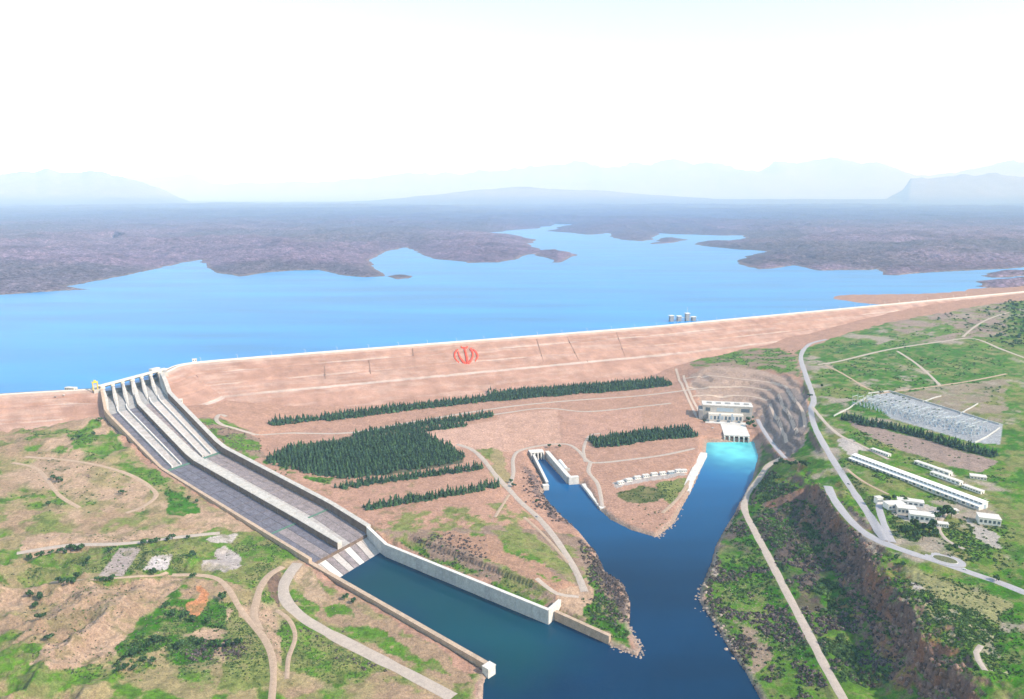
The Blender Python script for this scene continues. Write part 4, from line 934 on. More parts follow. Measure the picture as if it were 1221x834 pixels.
for px in ([(815,452),(840,450),(880,452),(915,456),(938,462)], [(820,462),(850,462),(890,462),(920,465)], [(824,473),(850,472),(895,473),(915,478)],
           [(938,462),(948,478),(958,495),(960,510)], [(928,470),(936,488),(945,505),(950,518)], [(918,482),(924,497),(932,512),(938,528)], [(815,448),(823,470),(833,490),(838,500)], [(806,440),(818,470),(832,500)]):
    strip('bench_path', px, 6, M['bench'])

# ------------------------------------------------------------------ bottom outlet works with its two training walls
A_ = P(641, 547, 0); fo = (P(664, 580, 0) - P(641, 547, 0))[:2]; fo = fo / np.linalg.norm(fo)
ow = thing('outlet_works', tuple(A_), 'concrete outlet headworks with dark gate slots at the head of the side channel', 'outlet')
def ob(): return MB(tuple(A_), fo)
ob().box(-14, -2, -14, 12, -5, 12).build('headwall', M['concrete'], ow)
ob().box(-16, 2, -15, 13, 12.02, 13.4).build('deck', M['concrete_white'], ow)
for y in (-13, -6.5, 0, 6.5, 11):
    ob().box(-2, 9, y - 1, y + 1, -5, 11.9, top=(-2, 4)).build('pier', M['concrete_white'], ow)
for y in (-9.7, -3.2, 3.2, 8.8):
    ob().box(-1.98, -1.6, y - 1.9, y + 1.9, -4, 8).build('gate_slot', M['dark'], ow)
wall_thing('training_wall', PP([(635, 549), (651, 581)], 0), [11, 9], 4, 'left training wall of the side channel below the outlet headworks', 'concrete', 10, out=-1 if False else 1)
wall_thing('training_wall', PP([(650, 546), (676, 577)], 0), [13, 13], 7, 'right training wall of the side channel with a square nose', 'concrete', 9, out=1)
c = P(683, 577, 0); t = thing('wall_nose', tuple(c), 'square concrete nose at the end of the right training wall', 'retaining wall'); MB(tuple(c), fo).box(-4, 4, -8, 10, -5, 12.5).build('block', M['concrete_white'], t); MB(tuple(c), fo).box(-4.3, 4.3, -8.3, 10.3, 12.52, 13.3).build('coping', M['concrete_white'], t)
c = P(650, 584, 0); t = thing('wall_nose', tuple(c), 'square concrete nose at the end of the left training wall', 'retaining wall'); MB(tuple(c), fo).box(-4, 4, -4, 6, -5, 8).build('block', M['concrete_white'], t); MB(tuple(c), fo).box(-4.3, 4.3, -4.3, 6.3, 8.02, 8.8).build('coping', M['concrete_white'], t)
c = G(672, 556)[0]; t = thing('penstock_cover', tuple(c), 'long white rounded cover lying on the bank beside the side channel', 'pipe cover')
b = MB(tuple(c), fo); pr = [(4 * math.cos(a), 4 * math.sin(a)) for a in np.linspace(0, math.pi, 9)]
kk = 0
for x in (-27, 24):
    for y, z in pr: b.v.append(b.w(x, y, z - .3))
n_ = len(pr); b.f += [(i, i + 1, n_ + i + 1, n_ + i) for i in range(n_ - 1)] + [tuple(range(n_)), tuple(range(2 * n_ - 1, n_ - 1, -1))]
b.build('shell', M['white'], t); MB(tuple(c), fo).box(24.1, 27, -4.5, 4.5, -1, 5).build('end_block', M['concrete'], t)
wall_thing('bank_apron', PP([(693, 580), (716, 609)], 0), [4.5, 3.5], 11, 'pale concrete bank lining right of the side channel mouth', 'concrete_white', 9, bot=-5, out=1, cap=False)

# ------------------------------------------------------------------ intake tower and pier standing in the reservoir
c = P(815, 383, LAKE)
t = thing('intake_tower', (c[0], c[1], LAKE - 2), 'grey intake towers with a deck standing in the reservoir behind the dam', 'intake tower')
for k, (x, h) in enumerate(((-42, 20), (-16, 18), (12, 26), (34, 14))):
    MB((c[0], c[1], LAKE - 30), (1, .2)).box(x - 6, x + 6, -6, 6, 0, 28 + h).build('shaft', M['concrete_grey'], t)
    MB((c[0], c[1], LAKE - 30), (1, .2)).box(x - 7.5, x + 7.5, -7.5, 7.5, 28.02 + h, 29.5 + h).build('platform', M['white'], t)
MB((c[0], c[1], LAKE - 30), (1, .2)).box(-36, 28, -2, 2, 40, 42).build('walkway', M['steel'], t)
MB((c[0], c[1], LAKE - 30), (1, .2)).bar((12, 0, 55.6), (12, 0, 74), .6).build('mast', M['steel'], t)

# ------------------------------------------------------------------ lamp posts along the crest
acc = 0; lamp = None
for k in range(8, len(DP) - 1):
    acc += np.linalg.norm(DP[k] - DP[k - 1])
    if acc > 75 and DP[k][1] < 2900:
        acc = 0; p = DP[k] + DN[k] * 4.6
        if lamp is None:
            lm = MB(); lm.bar((0, 0, 0), (0, 0, 11), .28); lpm = lm.mesh('pole'); lpm.materials.append(M['white'])
            la = MB(); la.bar((0, 0, 11), (-2.4, 1, 11.6), .2); la.box(-3.6, -2.2, .6, 1.5, 11.4, 11.9); lam = la.mesh('arm'); lam.materials.append(M['white']); lamp = 1
        e = thing('lamp_post', V3(p, CREST + .2), 'slim white lamp post on the dam crest road', 'lamp post', 'lamp posts along the dam crest')
        link_mesh('pole', lpm, None, e); link_mesh('lamp_arm', lam, None, e)

# ------------------------------------------------------------------ long workshop with stepped white roofs
a0, a1 = G(1012, 549)[0], G(1167, 609)[0]; uxw = (a1 - a0)[:2]; Lw = np.linalg.norm(uxw); zc = (a0[2] + a1[2]) / 2
ws = thing('workshop', (a0[0], a0[1], zc), 'very long white workshop with stepped roof and rows of windows', 'workshop')
def wb(): return MB((a0[0], a0[1], zc), uxw)
wb().box(0, Lw, 7, 19, -2, 9).build('main_wall', M['white'], ws)
wb().box(0, Lw, 0, 6.95, -2, 5).build('aisle_wall', M['offwhite'], ws)
b = wb(); b.v += [b.w(x, y, z) for x in (-.8, Lw + .8) for y, z in ((6.3, 8.7), (13, 10.6), (19.7, 8.8), (19.7, 9.3), (13, 11.1), (6.3, 9.2))]
b.f += [(i, (i + 1) % 6, 6 + (i + 1) % 6, 6 + i) for i in range(6)] + [tuple(range(6)), tuple(range(11, 5, -1))]
b.build('upper_roof', M['white'], ws)
b = wb(); b.hexa([b.w(-.8, -1, 4.6), b.w(Lw + .8, -1, 4.6), b.w(Lw + .8, 6.9, 6.0), b.w(-.8, 6.9, 6.0), b.w(-.8, -1, 5.1), b.w(Lw + .8, -1, 5.1), b.w(Lw + .8, 6.9, 6.5), b.w(-.8, 6.9, 6.5)]); b.build('lower_roof', M['white'], ws)
nb = 34
for k in range(nb):
    x = Lw * (k + .5) / nb; w = Lw / nb * .33
    wb().box(x - w, x + w, 6.8, 7.05, 6.8, 8.5).build('clerestory_window', M['glass'], ws)
    wb().box(x - w, x + w, -.15, .1, 1.0, 4.0).build('window', M['bluegrey'] if k % 2 else M['glass'], ws)
wb().box(Lw - .1, Lw + .15, 10, 16, -1, 6).build('door', M['bluegrey'], ws)
for n_, (u, v, lx, ly, h, lab) in enumerate([(1112, 560, 62, 8, 5, 'low white shed directly behind the middle of the long workshop'), (1128, 572, 50, 8, 5, 'long low white shed behind the right half of the workshop'), (1050, 541, 36, 7, 4, 'low pale shed behind the left end of the long workshop'), (1160, 585, 30, 8, 4, 'low white shed behind the right end of the long workshop')]):
    house('shed', tuple(G(u, v)[0]), uxw, lx, ly, h, lab, 'shed', nwin=7)
# ------------------------------------------------------------------ site offices and gate
for u, v, lx, ly, h, lab, wl, ang in [(1066, 606, 26, 14, 8, 'white flat roofed office left of the dark trees', 'white', .1), (1080, 612, 24, 14, 9, 'cream two storey office between dark trees', 'offwhite', -.3), (1098, 620, 30, 15, 9, 'white office block right beside the tall dark trees', 'white', -.35),
   (1085, 602, 34, 12, 7, 'long white office behind the cream office', 'white', -.4), (1123, 628, 14, 8, 5, 'little white hut at the foot of the tall trees', 'white', -.3), (1178, 624, 26, 18, 10, 'white building at the far right beyond the offices', 'white', -.35), (1136, 612, 12, 8, 5, 'small pale hut right of the tall trees', 'offwhite', 0), (1047, 600, 9, 8, 9, 'white gatehouse at the top of the short side road', 'white', .2),
   (1166, 571, 22, 12, 5, 'pale hut below the end of the tree belt at right', 'offwhite', -.4)]:
    house('office_building', tuple(G(u, v)[0]), (math.cos(ang), math.sin(ang)), lx, ly, h, lab, 'building', wl, nwin=5)
# site huts on the tongue beside the powerhouse channel
for k, (u, v, ang) in enumerate([(740, 577, .4), (750, 574, .35), (760, 571, .3), (770, 569, .3), (780, 567, .3), (790, 566, .3), (800, 565, .25), (809, 563, .25), (815, 563, .2)]):
    house('site_hut', tuple(G(u, v)[0]), (math.cos(ang), math.sin(ang)), 11, 6, 4.2, 'white site hut in the short row between the two channels, %s from the left' % ['first', 'second', 'third', 'fourth', 'fifth', 'sixth', 'seventh', 'eighth', 'last'][k], 'hut', 'white' if k != 6 else 'bluegrey', nwin=3, group='site huts in a row')

# ------------------------------------------------------------------ vehicles
def car_parts(body):
    prof = [(-2.2, .35), (2.2, .35), (2.25, .85), (1.2, 1.0), (.6, 1.5), (-1.3, 1.5), (-2.0, 1.0), (-2.25, .9)]
    b1 = MB().prism(prof, -.9, .9).mesh('body'); b1.materials.append(body)
    b2 = MB().prism([(1.05, 1.0), (.55, 1.42), (-1.2, 1.42), (-1.8, 1.0)], -.92, .92).mesh('window'); b2.materials.append(M['glass'])
    w = MB().bar((0, -.1, .35), (0, .1, .35), .35, 10).mesh('wheel'); w.materials.append(M['cartyre'])
    return b1, b2, w
M['car_white'] = mat('car_white', (.7, .7, .72), .35, .5, .03, .5); M['car_grey'] = mat('car_grey', (.2, .22, .25), .35, .5, .03, .5)
cps = [car_parts(M['car_white']), car_parts(M['car_grey'])]
for k, (u, v, a, lab) in enumerate([(1072, 609, .2, 'white car parked in front of the white left office'), (1058, 606, 1.0, 'grey car parked by the gatehouse road'), (1090, 626, -.3, 'white car parked before the office beside the dark trees'), (1019, 527, .3, 'white car on the pale yard by the workshop corner'), (1150, 680, -.4, 'grey car on the road right of the roundabout'), (1012, 578, -1.1, 'white car driving up the long pale road'), (850, 511, .1, 'white car parked on the powerhouse deck road'), (66, 474, 0, 'grey car parked on the left wing below the crest'), (76, 472, 0, 'white car parked on the left wing near the crane'), (640, 617, -1.0, 'white car on the road along the tongue')]):
    g = G(u, v, solid)[0]; e = thing('parked_car', (g[0], g[1], g[2] + .45), lab, 'car', 'cars about the site'); e.rotation_euler = (0, 0, a)
    b1, b2, w = cps[k % 2]; link_mesh('body', b1, None, e); link_mesh('window', b2, None, e)
    for sx in (-1.35, 1.35):
        for sy in (-.85, .85): link_mesh('wheel', w, None, e, (sx, sy, 0))

# ------------------------------------------------------------------ switchyard
s0, s1, s2 = G(1040, 477)[0], G(1186, 514)[0], G(1066, 497)[0]
sx_ = (s1 - s0)[:2]; SLn = np.linalg.norm(sx_); sx_ = sx_ / SLn; sy_ = np.array([sx_[1], -sx_[0]]); SD = abs(np.dot((s2 - s0)[:2], sy_))
rz_ = math.atan2(sx_[1], sx_[0])
gp = MB().bar((0, 0, -1), (0, 0, 18), .38, 4).mesh('post'); gp.materials.append(M['steel'])
gbm = MB(); gbm.box(-.4, .4, -9, 9, 17, 17.9); gbm.bar((0, -8.5, 18), (0, -8.5, 23), .2, 4); gbm.bar((0, 8.5, 18), (0, 8.5, 23), .2, 4); gbm = gbm.mesh('beam'); gbm.materials.append(M['steel'])
ins = MB(); ins.bar((0, 0, 0), (0, 0, -2.4), .18, 5); ins = ins.mesh('insulator'); ins.materials.append(M['offwhite'])
na, nd = 18, 5
for i in range(na):
    for j in range(nd):
        p = s0[:2] + sx_ * (SLn * (i + .5) / na) + sy_ * (SD * (j + .5) / nd); z = float(hz(p[0], p[1]))
        if random.random() < .18: continue
        p = p + np.array([random.gauss(0, 1.5), random.gauss(0, 1.5)]); e = thing('gantry', V3(p, z), 'grey steel portal gantry in the switchyard, in the %s' % ['row along the far boundary wall', 'second row from the far wall', 'middle row', 'second row from the tree belt', 'row nearest the tree belt'][j], 'gantry', 'switchyard gantries of the %s row' % ['far', 'second', 'middle', 'fourth', 'near'][j]); e.rotation_euler = (0, 0, rz_); e.scale = (1, 1, random.uniform(.6, 1.15))
        for s in (-8.5, 8.5): link_mesh('post', gp, None, e, (0, s, 0))
        link_mesh('beam', gbm, None, e)
        for s in (-6, 0, 6): link_mesh('insulator', ins, None, e, (0, s, 17))
sw = MB(); sw.box(-.9, .9, -.9, .9, -1, 2.2); sw.bar((0, 0, 2.2), (0, 0, 6.0), .3, 5); sw.bar((-1.6, 0, 6.0), (1.6, 0, 6.0), .22, 4); swm = sw.mesh('breaker'); swm.materials.append(M['steel'])
sw2 = MB(); sw2.box(-1.6, 1.6, -1.2, 1.2, -1, 3.4); sw2.bar((-.8, 0, 3.4), (-.8, 0, 5.6), .25, 5); sw2.bar((.8, 0, 3.4), (.8, 0, 5.6), .25, 5); sw2m = sw2.mesh('breaker'); sw2m.materials.append(M['bluegrey'])
for i in range(30):
    for j in range(7):
        p = s0[:2] + sx_ * (SLn * (i + .25) / 30) + sy_ * (SD * (j + .3 + .2 * (i % 2)) / 7); 
        if random.random() < .12: continue
        m_ = swm if (i + j) % 3 else sw2m
        o = link_mesh('circuit_breaker', m_, None, None, V3(p, float(hz(p[0], p[1])))); o.rotation_euler = (0, 0, rz_)
        tag(o, 'small steel breaker on its pedestal among the switchyard gantries', 'breaker', 'switchyard breakers')
def low_wall(px, h, th, label, m='basin_wall', panel=16):
    w = GL(px); root = thing('boundary_wall', tuple(w[0]), label, 'wall')
    for k in range(len(w) - 1):
        d = w[k + 1] - w[k]; L = np.linalg.norm(d[:2]); n = max(1, int(L / panel)); dd = d[:2] / L
        for r in range(n):
            a = w[k][:2] + dd * (L * r / n); c = w[k][:2] + dd * (L * (r + 1) / n - .2); nr = np.array([-dd[1], dd[0]]) * th / 2; za, zc_ = float(hz(*a)), float(hz(*c))
            b = MB(); b.hexa([V3(a - nr, za - 2), V3(c - nr, zc_ - 2), V3(c + nr, zc_ - 2), V3(a + nr, za - 2), V3(a - nr, za + h), V3(c - nr, zc_ + h), V3(c + nr, zc_ + h), V3(a + nr, za + h)]); b.build('panel', M[m], root)
low_wall([(1035, 470), (1060, 467), (1110, 482), (1192, 507)], 3, 1.2, 'pale blue boundary wall along the far side of the switchyard')
low_wall([(1192, 511), (1176, 522), (1162, 529)], 3, 1.2, 'pale blue boundary wall closing the right end of the switchyard')
low_wall([(1032, 476), (1012, 488), (994, 497)], 3, 1.2, 'pale blue wall running from the road junction up to the switchyard')
low_wall([(1100, 480), (1122, 473)], 2.5, 1.2, 'short pale wall climbing the slope behind the switchyard, left one')
low_wall([(1145, 494), (1166, 482)], 2.5, 1.2, 'short pale wall climbing the slope behind the switchyard, right one')
# roundabout island
c = GL([(1135, 667), (1128, 672), (1118, 662), (1112, 668)]); cc = G(1127, 668)[0]
ri = thing('roundabout', (cc[0], cc[1], cc[2]), 'oval planted roundabout island in the pale road', 'roundabout')
e0 = (G(1141, 672)[0] - G(1112, 663)[0])[:2]; 
def oval(a, b, z0, z1, name, m):
    B = MB((cc[0], cc[1], cc[2]), e0); n = 28
    B.v += [B.w(a * math.cos(2 * math.pi * i / n), b * math.sin(2 * math.pi * i / n), z) for z in (z0, z1) for i in range(n)]
    B.f += [(i, (i + 1) % n, n + (i + 1) % n, n + i) for i in range(n)] + [tuple(range(n, 2 * n)), tuple(range(n - 1, -1, -1))]
    return B.build(name, m, ri)
M['island_grass'] = mat('island_grass', (.13, .14, .075), .95, .1, .3, .3, scale2=1)
ra = np.linalg.norm(e0) / 2
oval(ra + 9, ra * .62 + 8, -1.5, .62, 'ring_road', M['asphalt']); oval(ra + .8, ra * .62 + .8, .5, .95, 'kerb', M['concrete_white']); oval(ra, ra * .62, .6, 1.15, 'planting', M['island_grass'])

# ------------------------------------------------------------------ trees
def conifer_mesh(seed, h, r):
    rg = np.random.default_rng(seed); v = []; f = []; L = int(rg.integers(5, 8)); full = rg.uniform(.7, 1.25); lean = rg.normal(0, .05, 2)
    for k in range(L):
        z0 = h * (.06 + .82 * k / L); z1 = min(h, z0 + h * rg.uniform(.22, .36)); rr = r * (1 - (k / L) ** full) * rg.uniform(.75, 1.2) + .25; n = 8; b = len(v); ox, oy = lean * z0 + rg.normal(0, .18, 2) * rr
        ph_ = rg.uniform(0, 6.28)
        for i in range(n):
            t = ph_ + 2 * math.pi * i / n + rg.uniform(-.25, .25); q = rr * (1.15 if i % 2 else .62) * rg.uniform(.7, 1.3)
            v.append((ox + q * math.cos(t), oy + q * math.sin(t), z0 + rg.uniform(-.08, .08) * h))
        v.append((ox + rg.uniform(-.2, .2) * r, oy + rg.uniform(-.2, .2) * r, z1)); f += [(b + i, b + (i + 1) % n, b + n) for i in range(n)]
    return np.array(v), np.array(f)
def broad_mesh(seed, h, r, leaves=150):
    rg = np.random.default_rng(seed); v = []; f = []
    blobs = [(rg.normal(0, .38, 3) * np.array([r, r, h * .16]) + np.array([0, 0, h * .6]), r * rg.uniform(.42, .68)) for _ in range(7)]
    for k in range(leaves):
        c, br = blobs[k % 7]; d = rg.normal(size=3); d /= np.linalg.norm(d); p = c + d * br * rg.uniform(.65, 1.05) * np.array([1, 1, .8])
        n_ = d + rg.normal(0, .5, 3); n_ /= np.linalg.norm(n_); e1 = np.cross(n_, [.3, .1, 1]); e1 /= np.linalg.norm(e1); e2 = np.cross(n_, e1); s = r * rg.uniform(.16, .30); b = len(v)
        for q in range(5):
            a = 2 * math.pi * q / 5; v.append(p + s * (math.cos(a) * e1 + math.sin(a) * e2) * rg.uniform(.7, 1.2) - d * s * .25)
        v.append(p + d * s * .4); f += [(b + q, b + (q + 1) % 5, b + 5) for q in range(5)]
    return np.array(v), np.array(f)
def trunk_mesh(h, r, name='trunk'):
    b = MB(); b.bar((0, 0, -.8), (0, 0, h), r, 6); me = b.mesh(name); me.materials.append(M['trunk']); return me
CON = [conifer_mesh(k, 11 + (k % 5) * 1.3, 2.9 + .45 * (k % 4)) for k in range(14)]
CONM = [mesh_np('crown', v, tris=f) for v, f in CON]
for k, me in enumerate(CONM): me.materials.append(M['conifer'] if k % 3 else M['conifer_b'])
CTR = trunk_mesh(5, .3)
BRO = [broad_mesh(50 + k, 10, 4.6) for k in range(6)]
BROM = [mesh_np('crown', v, tris=f) for v, f in BRO]
for k, me in enumerate(BROM): me.materials.append(M['broad'] if k % 2 else M['conifer_b'])
BTR = trunk_mesh(6, .35)
def limb_trunk():
    b = MB(); b.bar((0, 0, -.8), (0, 0, 4), .38, 6)
    for a in (0.4, 2.3, 4.4): b.bar((0, 0, 3.6), (1.8 * math.cos(a), 1.8 * math.sin(a), 6.2), .2, 5)
    me = b.mesh('trunk'); me.materials.append(M['trunk']); return me
BTR = limb_trunk()
spots = []    # (x, y, kind row)
def row_trees(px, depth, n, gap, name):
    p = smooth_path(GL(px), 3.0); L = np.concatenate([[0], np.cumsum(np.linalg.norm(np.diff(p[:, :2], axis=0), axis=1))])
    td = np.gradient(p[:, :2], axis=0); td /= np.linalg.norm(td, axis=1)[:, None]
    for r in range(depth):
        for s in np.arange(0, L[-1], gap):
            if random.random() < .10: continue
            s_ = s + random.uniform(-.3, .3) * gap + (gap / 2 if r % 2 else 0); x = np.interp(s_, L, p[:, 0]); y = np.interp(s_, L, p[:, 1]); t = np.array([np.interp(s_, L, td[:, 0]), np.interp(s_, L, td[:, 1])])
            nr = np.array([-t[1], t[0]]) * (r - (depth - 1) / 2) * 4.9 + np.random.default_rng(len(spots)).normal(0, 1.3, 2)
            spots.append((x + nr[0], y + nr[1], name))
row_trees([(404, 583), (440, 577), (500, 569), (560, 561), (574, 559)], 3, 0, 4.7, 'third')
row_trees([(436, 607), (480, 600), (540, 590), (594, 580)], 3, 0, 4.7, 'front')
row_trees([(706, 529), (735, 527), (770, 521), (825, 516)], 11, 0, 4.6, 'outlet')
row_trees([(1006, 499), (1030, 506), (1060, 511), (1100, 521), (1140, 533), (1185, 545)], 4, 0, 4.6, 'yard')
row_trees([(322, 507), (350, 503), (384, 500)], 4, 0, 5.3, 'toe')
row_trees([(388, 500), (450, 492), (520, 484), (600, 475)], 7, 0, 4.9, 'toe')
row_trees([(585, 475), (640, 470), (700, 465), (765, 460), (795, 457)], 14, 0, 4.9, 'toe')
row_trees([(425, 521), (470, 513), (520, 505), (560, 500), (586, 495)], 5, 0, 4.9, 'strip')
row_trees([(480, 516), (520, 512), (555, 507)], 4, 0, 4.9, 'strip')
gw = GL([(318, 550), (345, 535), (430, 524), (480, 519), (503, 517), (530, 532), (551, 545), (540, 553), (500, 558), (420, 571), (350, 561)])
mn, mx_ = gw[:, :2].min(0), gw[:, :2].max(0); gd = np.array([.30, -.954]); ge = np.array([.954, .30])
for a in np.arange(-500, 500, 6.0):
    for c_ in np.arange(-400, 400, 4.4):
        p = gw[:, :2].mean(0) + ge * a + gd * c_ + np.random.default_rng(int((a + 900) * 999 + c_ + 900)).normal(0, .95, 2)
        if random.random() > .05 and inpoly(np.array([p[0]]) + random.gauss(0, 5), np.array([p[1]]) + random.gauss(0, 5), gw)[0]: spots.append((p[0], p[1], 'grove'))
LAB = {'third': ('dark green conifer in the inner of the two rows below the grove', 'conifers of the inner row below the grove'), 'front': ('dark green conifer in the row nearest the stilling basin', 'conifers of the row nearest the basin'),
       'outlet': ('dark green conifer in the block above the two channels', 'conifers above the channels'), 'yard': ('dark green conifer in the belt below the switchyard', 'conifers of the switchyard belt'),
       'toe': ('dark green conifer in the long belt along the dam toe', 'conifers of the dam toe belt'), 'strip': ('dark green conifer in the tapering strip above the grove', 'conifers of the upper strip'), 'grove': ('dark green conifer in the square planted grove', 'conifers of the planted grove')}
sp_ = np.array([(s[0], s[1]) for s in spots]); szz = hz(sp_[:, 0], sp_[:, 1])
order = sorted(range(len(spots)), key=lambda i: spots[i][1]); near_i = set(order[:296])
sv, sf, so, sm = [], [], 0, []
for i, (x, y, nm) in enumerate(spots):
    k = (i * 7 + i // 9) % 14; sc_ = random.uniform(.6, 1.15); rot = random.uniform(0, 6.28); z = szz[i]
    if i in near_i:
        e = thing('conifer_tree', (x, y, z), LAB[nm][0], 'tree', LAB[nm][1]); e.scale = (sc_, sc_, sc_ * random.uniform(.85, 1.15)); e.rotation_euler = (0, 0, rot)
        link_mesh('trunk', CTR, None, e); link_mesh('crown', CONM[k], None, e)
    else:
        v, f = CON[k]; c_, s_ = math.cos(rot) * sc_, math.sin(rot) * sc_
        sv.append(np.c_[v[:, 0] * c_ - v[:, 1] * s_ + x, v[:, 0] * s_ + v[:, 1] * c_ + y, v[:, 2] * sc_ * random.uniform(.85, 1.15) + z]); sf.append(f + so); so += len(v); sm.append(np.full(len(f), 0 if k % 3 else 1, np.int32))
pm = mesh_np('plantation_trees', np.concatenate(sv), tris=np.concatenate(sf)); pm.materials.append(M['conifer']); pm.materials.append(M['conifer_b']); pm.polygons.foreach_set('material_index', np.concatenate(sm)); o = link_mesh('plantation_trees', pm, None); tag(o, 'dark green conifer plantation along the dam toe and in the grove behind its front rows', 'trees', kind='stuff')
br = [[], [], 0]; sh = [[], [], 0]
RD = np.full(GX.shape, 99.0)
for nm, m, w, pth in RPATH:
    x0, y0 = pth[:, :2].min(0) - 20; x1, y1 = pth[:, :2].max(0) + 20; sel = (GX > x0) & (GX < x1) & (GY > y0) & (GY < y1)
    RD[sel] = np.minimum(RD[sel], segdist(GX[sel], GY[sel], pth) - w / 2)
# single broadleaf trees
def btree(u, v, s, label, group=None, tall=1.0):
    g = G(u, v)[0]; k = random.randrange(6)
    e = thing('broadleaf_tree', tuple(g), label, 'tree', group); e.scale = (s, s, s * tall); e.rotation_euler = (0, 0, random.uniform(0, 6.28))
    link_mesh('trunk', BTR, None, e); link_mesh('crown', BROM[k], None, e)
for u, v, s in [(1090,632),(1096,634),(1102,632),(1108,636),(1112,630),(1084,634),(1080,640),(1090,642),(1100,644),(1076,636),(1118,620),(1124,617),(1130,616),(1120,612),(1128,610),(1134,618),(1114,640)] and [(a, b, random.uniform(.8, 1.35)) for a, b in [(1090,632),(1096,634),(1102,632),(1108,636),(1112,630),(1084,634),(1080,640),(1090,642),(1100,644),(1076,636),(1118,620),(1124,617),(1130,616),(1120,612),(1128,610),(1134,618),(1114,640),(1112,620)]]:
    btree(u, v, s, 'dark green tree crowding round the site offices', 'trees round the site offices', 1.25)
for u, v in [(1055,597),(1060,598),(1066,597),(1072,599),(1076,598),(1080,601)]: btree(u, v, random.uniform(.7, 1.0), 'dark tree in the short hedge row behind the gatehouse', 'hedge trees behind the gatehouse', 1.2)
for u, v in [(883,502),(888,500),(892,503),(896,501),(897,507),(893,509),(899,511)]: btree(u, v, random.uniform(.9, 1.3), 'dark tree in the clump right of the powerhouse', 'trees right of the powerhouse', 1.1)
for u, v in [(925,556),(931,553),(937,554),(943,557),(948,555),(957,556),(962,558)]: btree(u, v, random.uniform(.9, 1.3), 'dark tree in the clump at the head of the river road', 'trees at the head of the river road')
for u, v, l in [(840,504,'dark round tree at the left corner of the powerhouse deck'),(1050,470,'dark tree beside the track junction above the switchyard'),(1020,440,'lone dark tree in the green field by the field track'),(1099,432,'lone dark bush in the right hand green field, left one'),(1115,430,'lone dark bush in the right hand green field, right one'),(980,462,'dark tree right of the long pale road above the junction'),(965,474,'dark tree left of the long pale road'),(1140,656,'small tree on the bank above the roundabout'),(1068,668,'dark tree below the road junction by the cliff'),(1076,676,'small dark tree left of the concrete slab'),(1188,693,'dark tree at the roadside at far right'),(655,534,'dark round tree above the outlet headworks'),(667,534,'dark round tree right of the outlet headworks'),(612,581,'dark tree at the fork of the tongue road'),(609,576,'dark tree just above the road fork'),(640,600,'bush on the left bank of the side channel')]:
    btree(u, v, random.uniform(.7, 1.0), l)
# tall trees of the left bank
LT = [(36,668),(44,665),(50,664),(60,662),(72,660),(78,661),(84,657),(88,656),(92,658),(97,657),(132,659),(172,650),(180,648),(187,648),(200,646),(206,644),(224,643),(105,670),(103,676),(92,690),(70,696),(76,697),(82,697),(88,697),(116,694),(122,694),(128,694),(134,693),(36,712),(48,716),(42,726),(48,740),(57,764),(183,686),(230,664),(198,726),(206,736),(222,738),(230,742),(266,716),(248,745),(186,768),(178,772),(192,766),(158,784),(166,780),(172,790),(182,792),(150,800),(160,800),(142,802),(215,775),(240,770),(255,772),(411,716),(421,720),(86,526),(94,524),(112,520),(120,503),(64,572),(70,575),(74,575),(146,590),(58,604),(235,600),(225,596),(262,774),(272,772),(284,770),(230,690)]
for k, (u, v) in enumerate(LT):
    g = G(u, v)[0]; near = v > 640
    if u > 400: lab, grp = 'round dark tree beside the left basin wall, %s of the pair' % ('left' if u < 415 else 'right'), 'trees beside the left basin wall'
    elif not near: lab, grp = ('dark tree on the green hill close under the left wing', 'trees on the green hill') if v < 540 else ('dark tree by the dirt track on the hill left of the chute', 'trees by the hill track')
    elif v < 662: lab, grp = ('dark tree lining the pale road across the left terrace' if u < 150 else 'dark tree at the pale road above the bare plots', 'trees lining the terrace road')
    elif v < 700: lab, grp = ('dark tree among the terrace fields beside the bare plots' if u < 200 else 'dark tree near the pale gravel patch', 'trees among the terrace fields')
    elif u < 80: lab, grp = 'dark tree on the mounds at the far left edge', 'trees on the left mounds'
    elif v < 750: lab, grp = 'dark tree near the orange earth patch', 'trees near the orange patch'
    else: lab, grp = ('dark tree in the green hollow at bottom left' if u < 210 else 'dark tree on the green slope left of the winding track', 'trees of the green hollow')
    grp_ = grp
    btree(u, v, random.uniform(.6, 1.05) * (1.0 if near else .9), lab, grp_, 1.1)
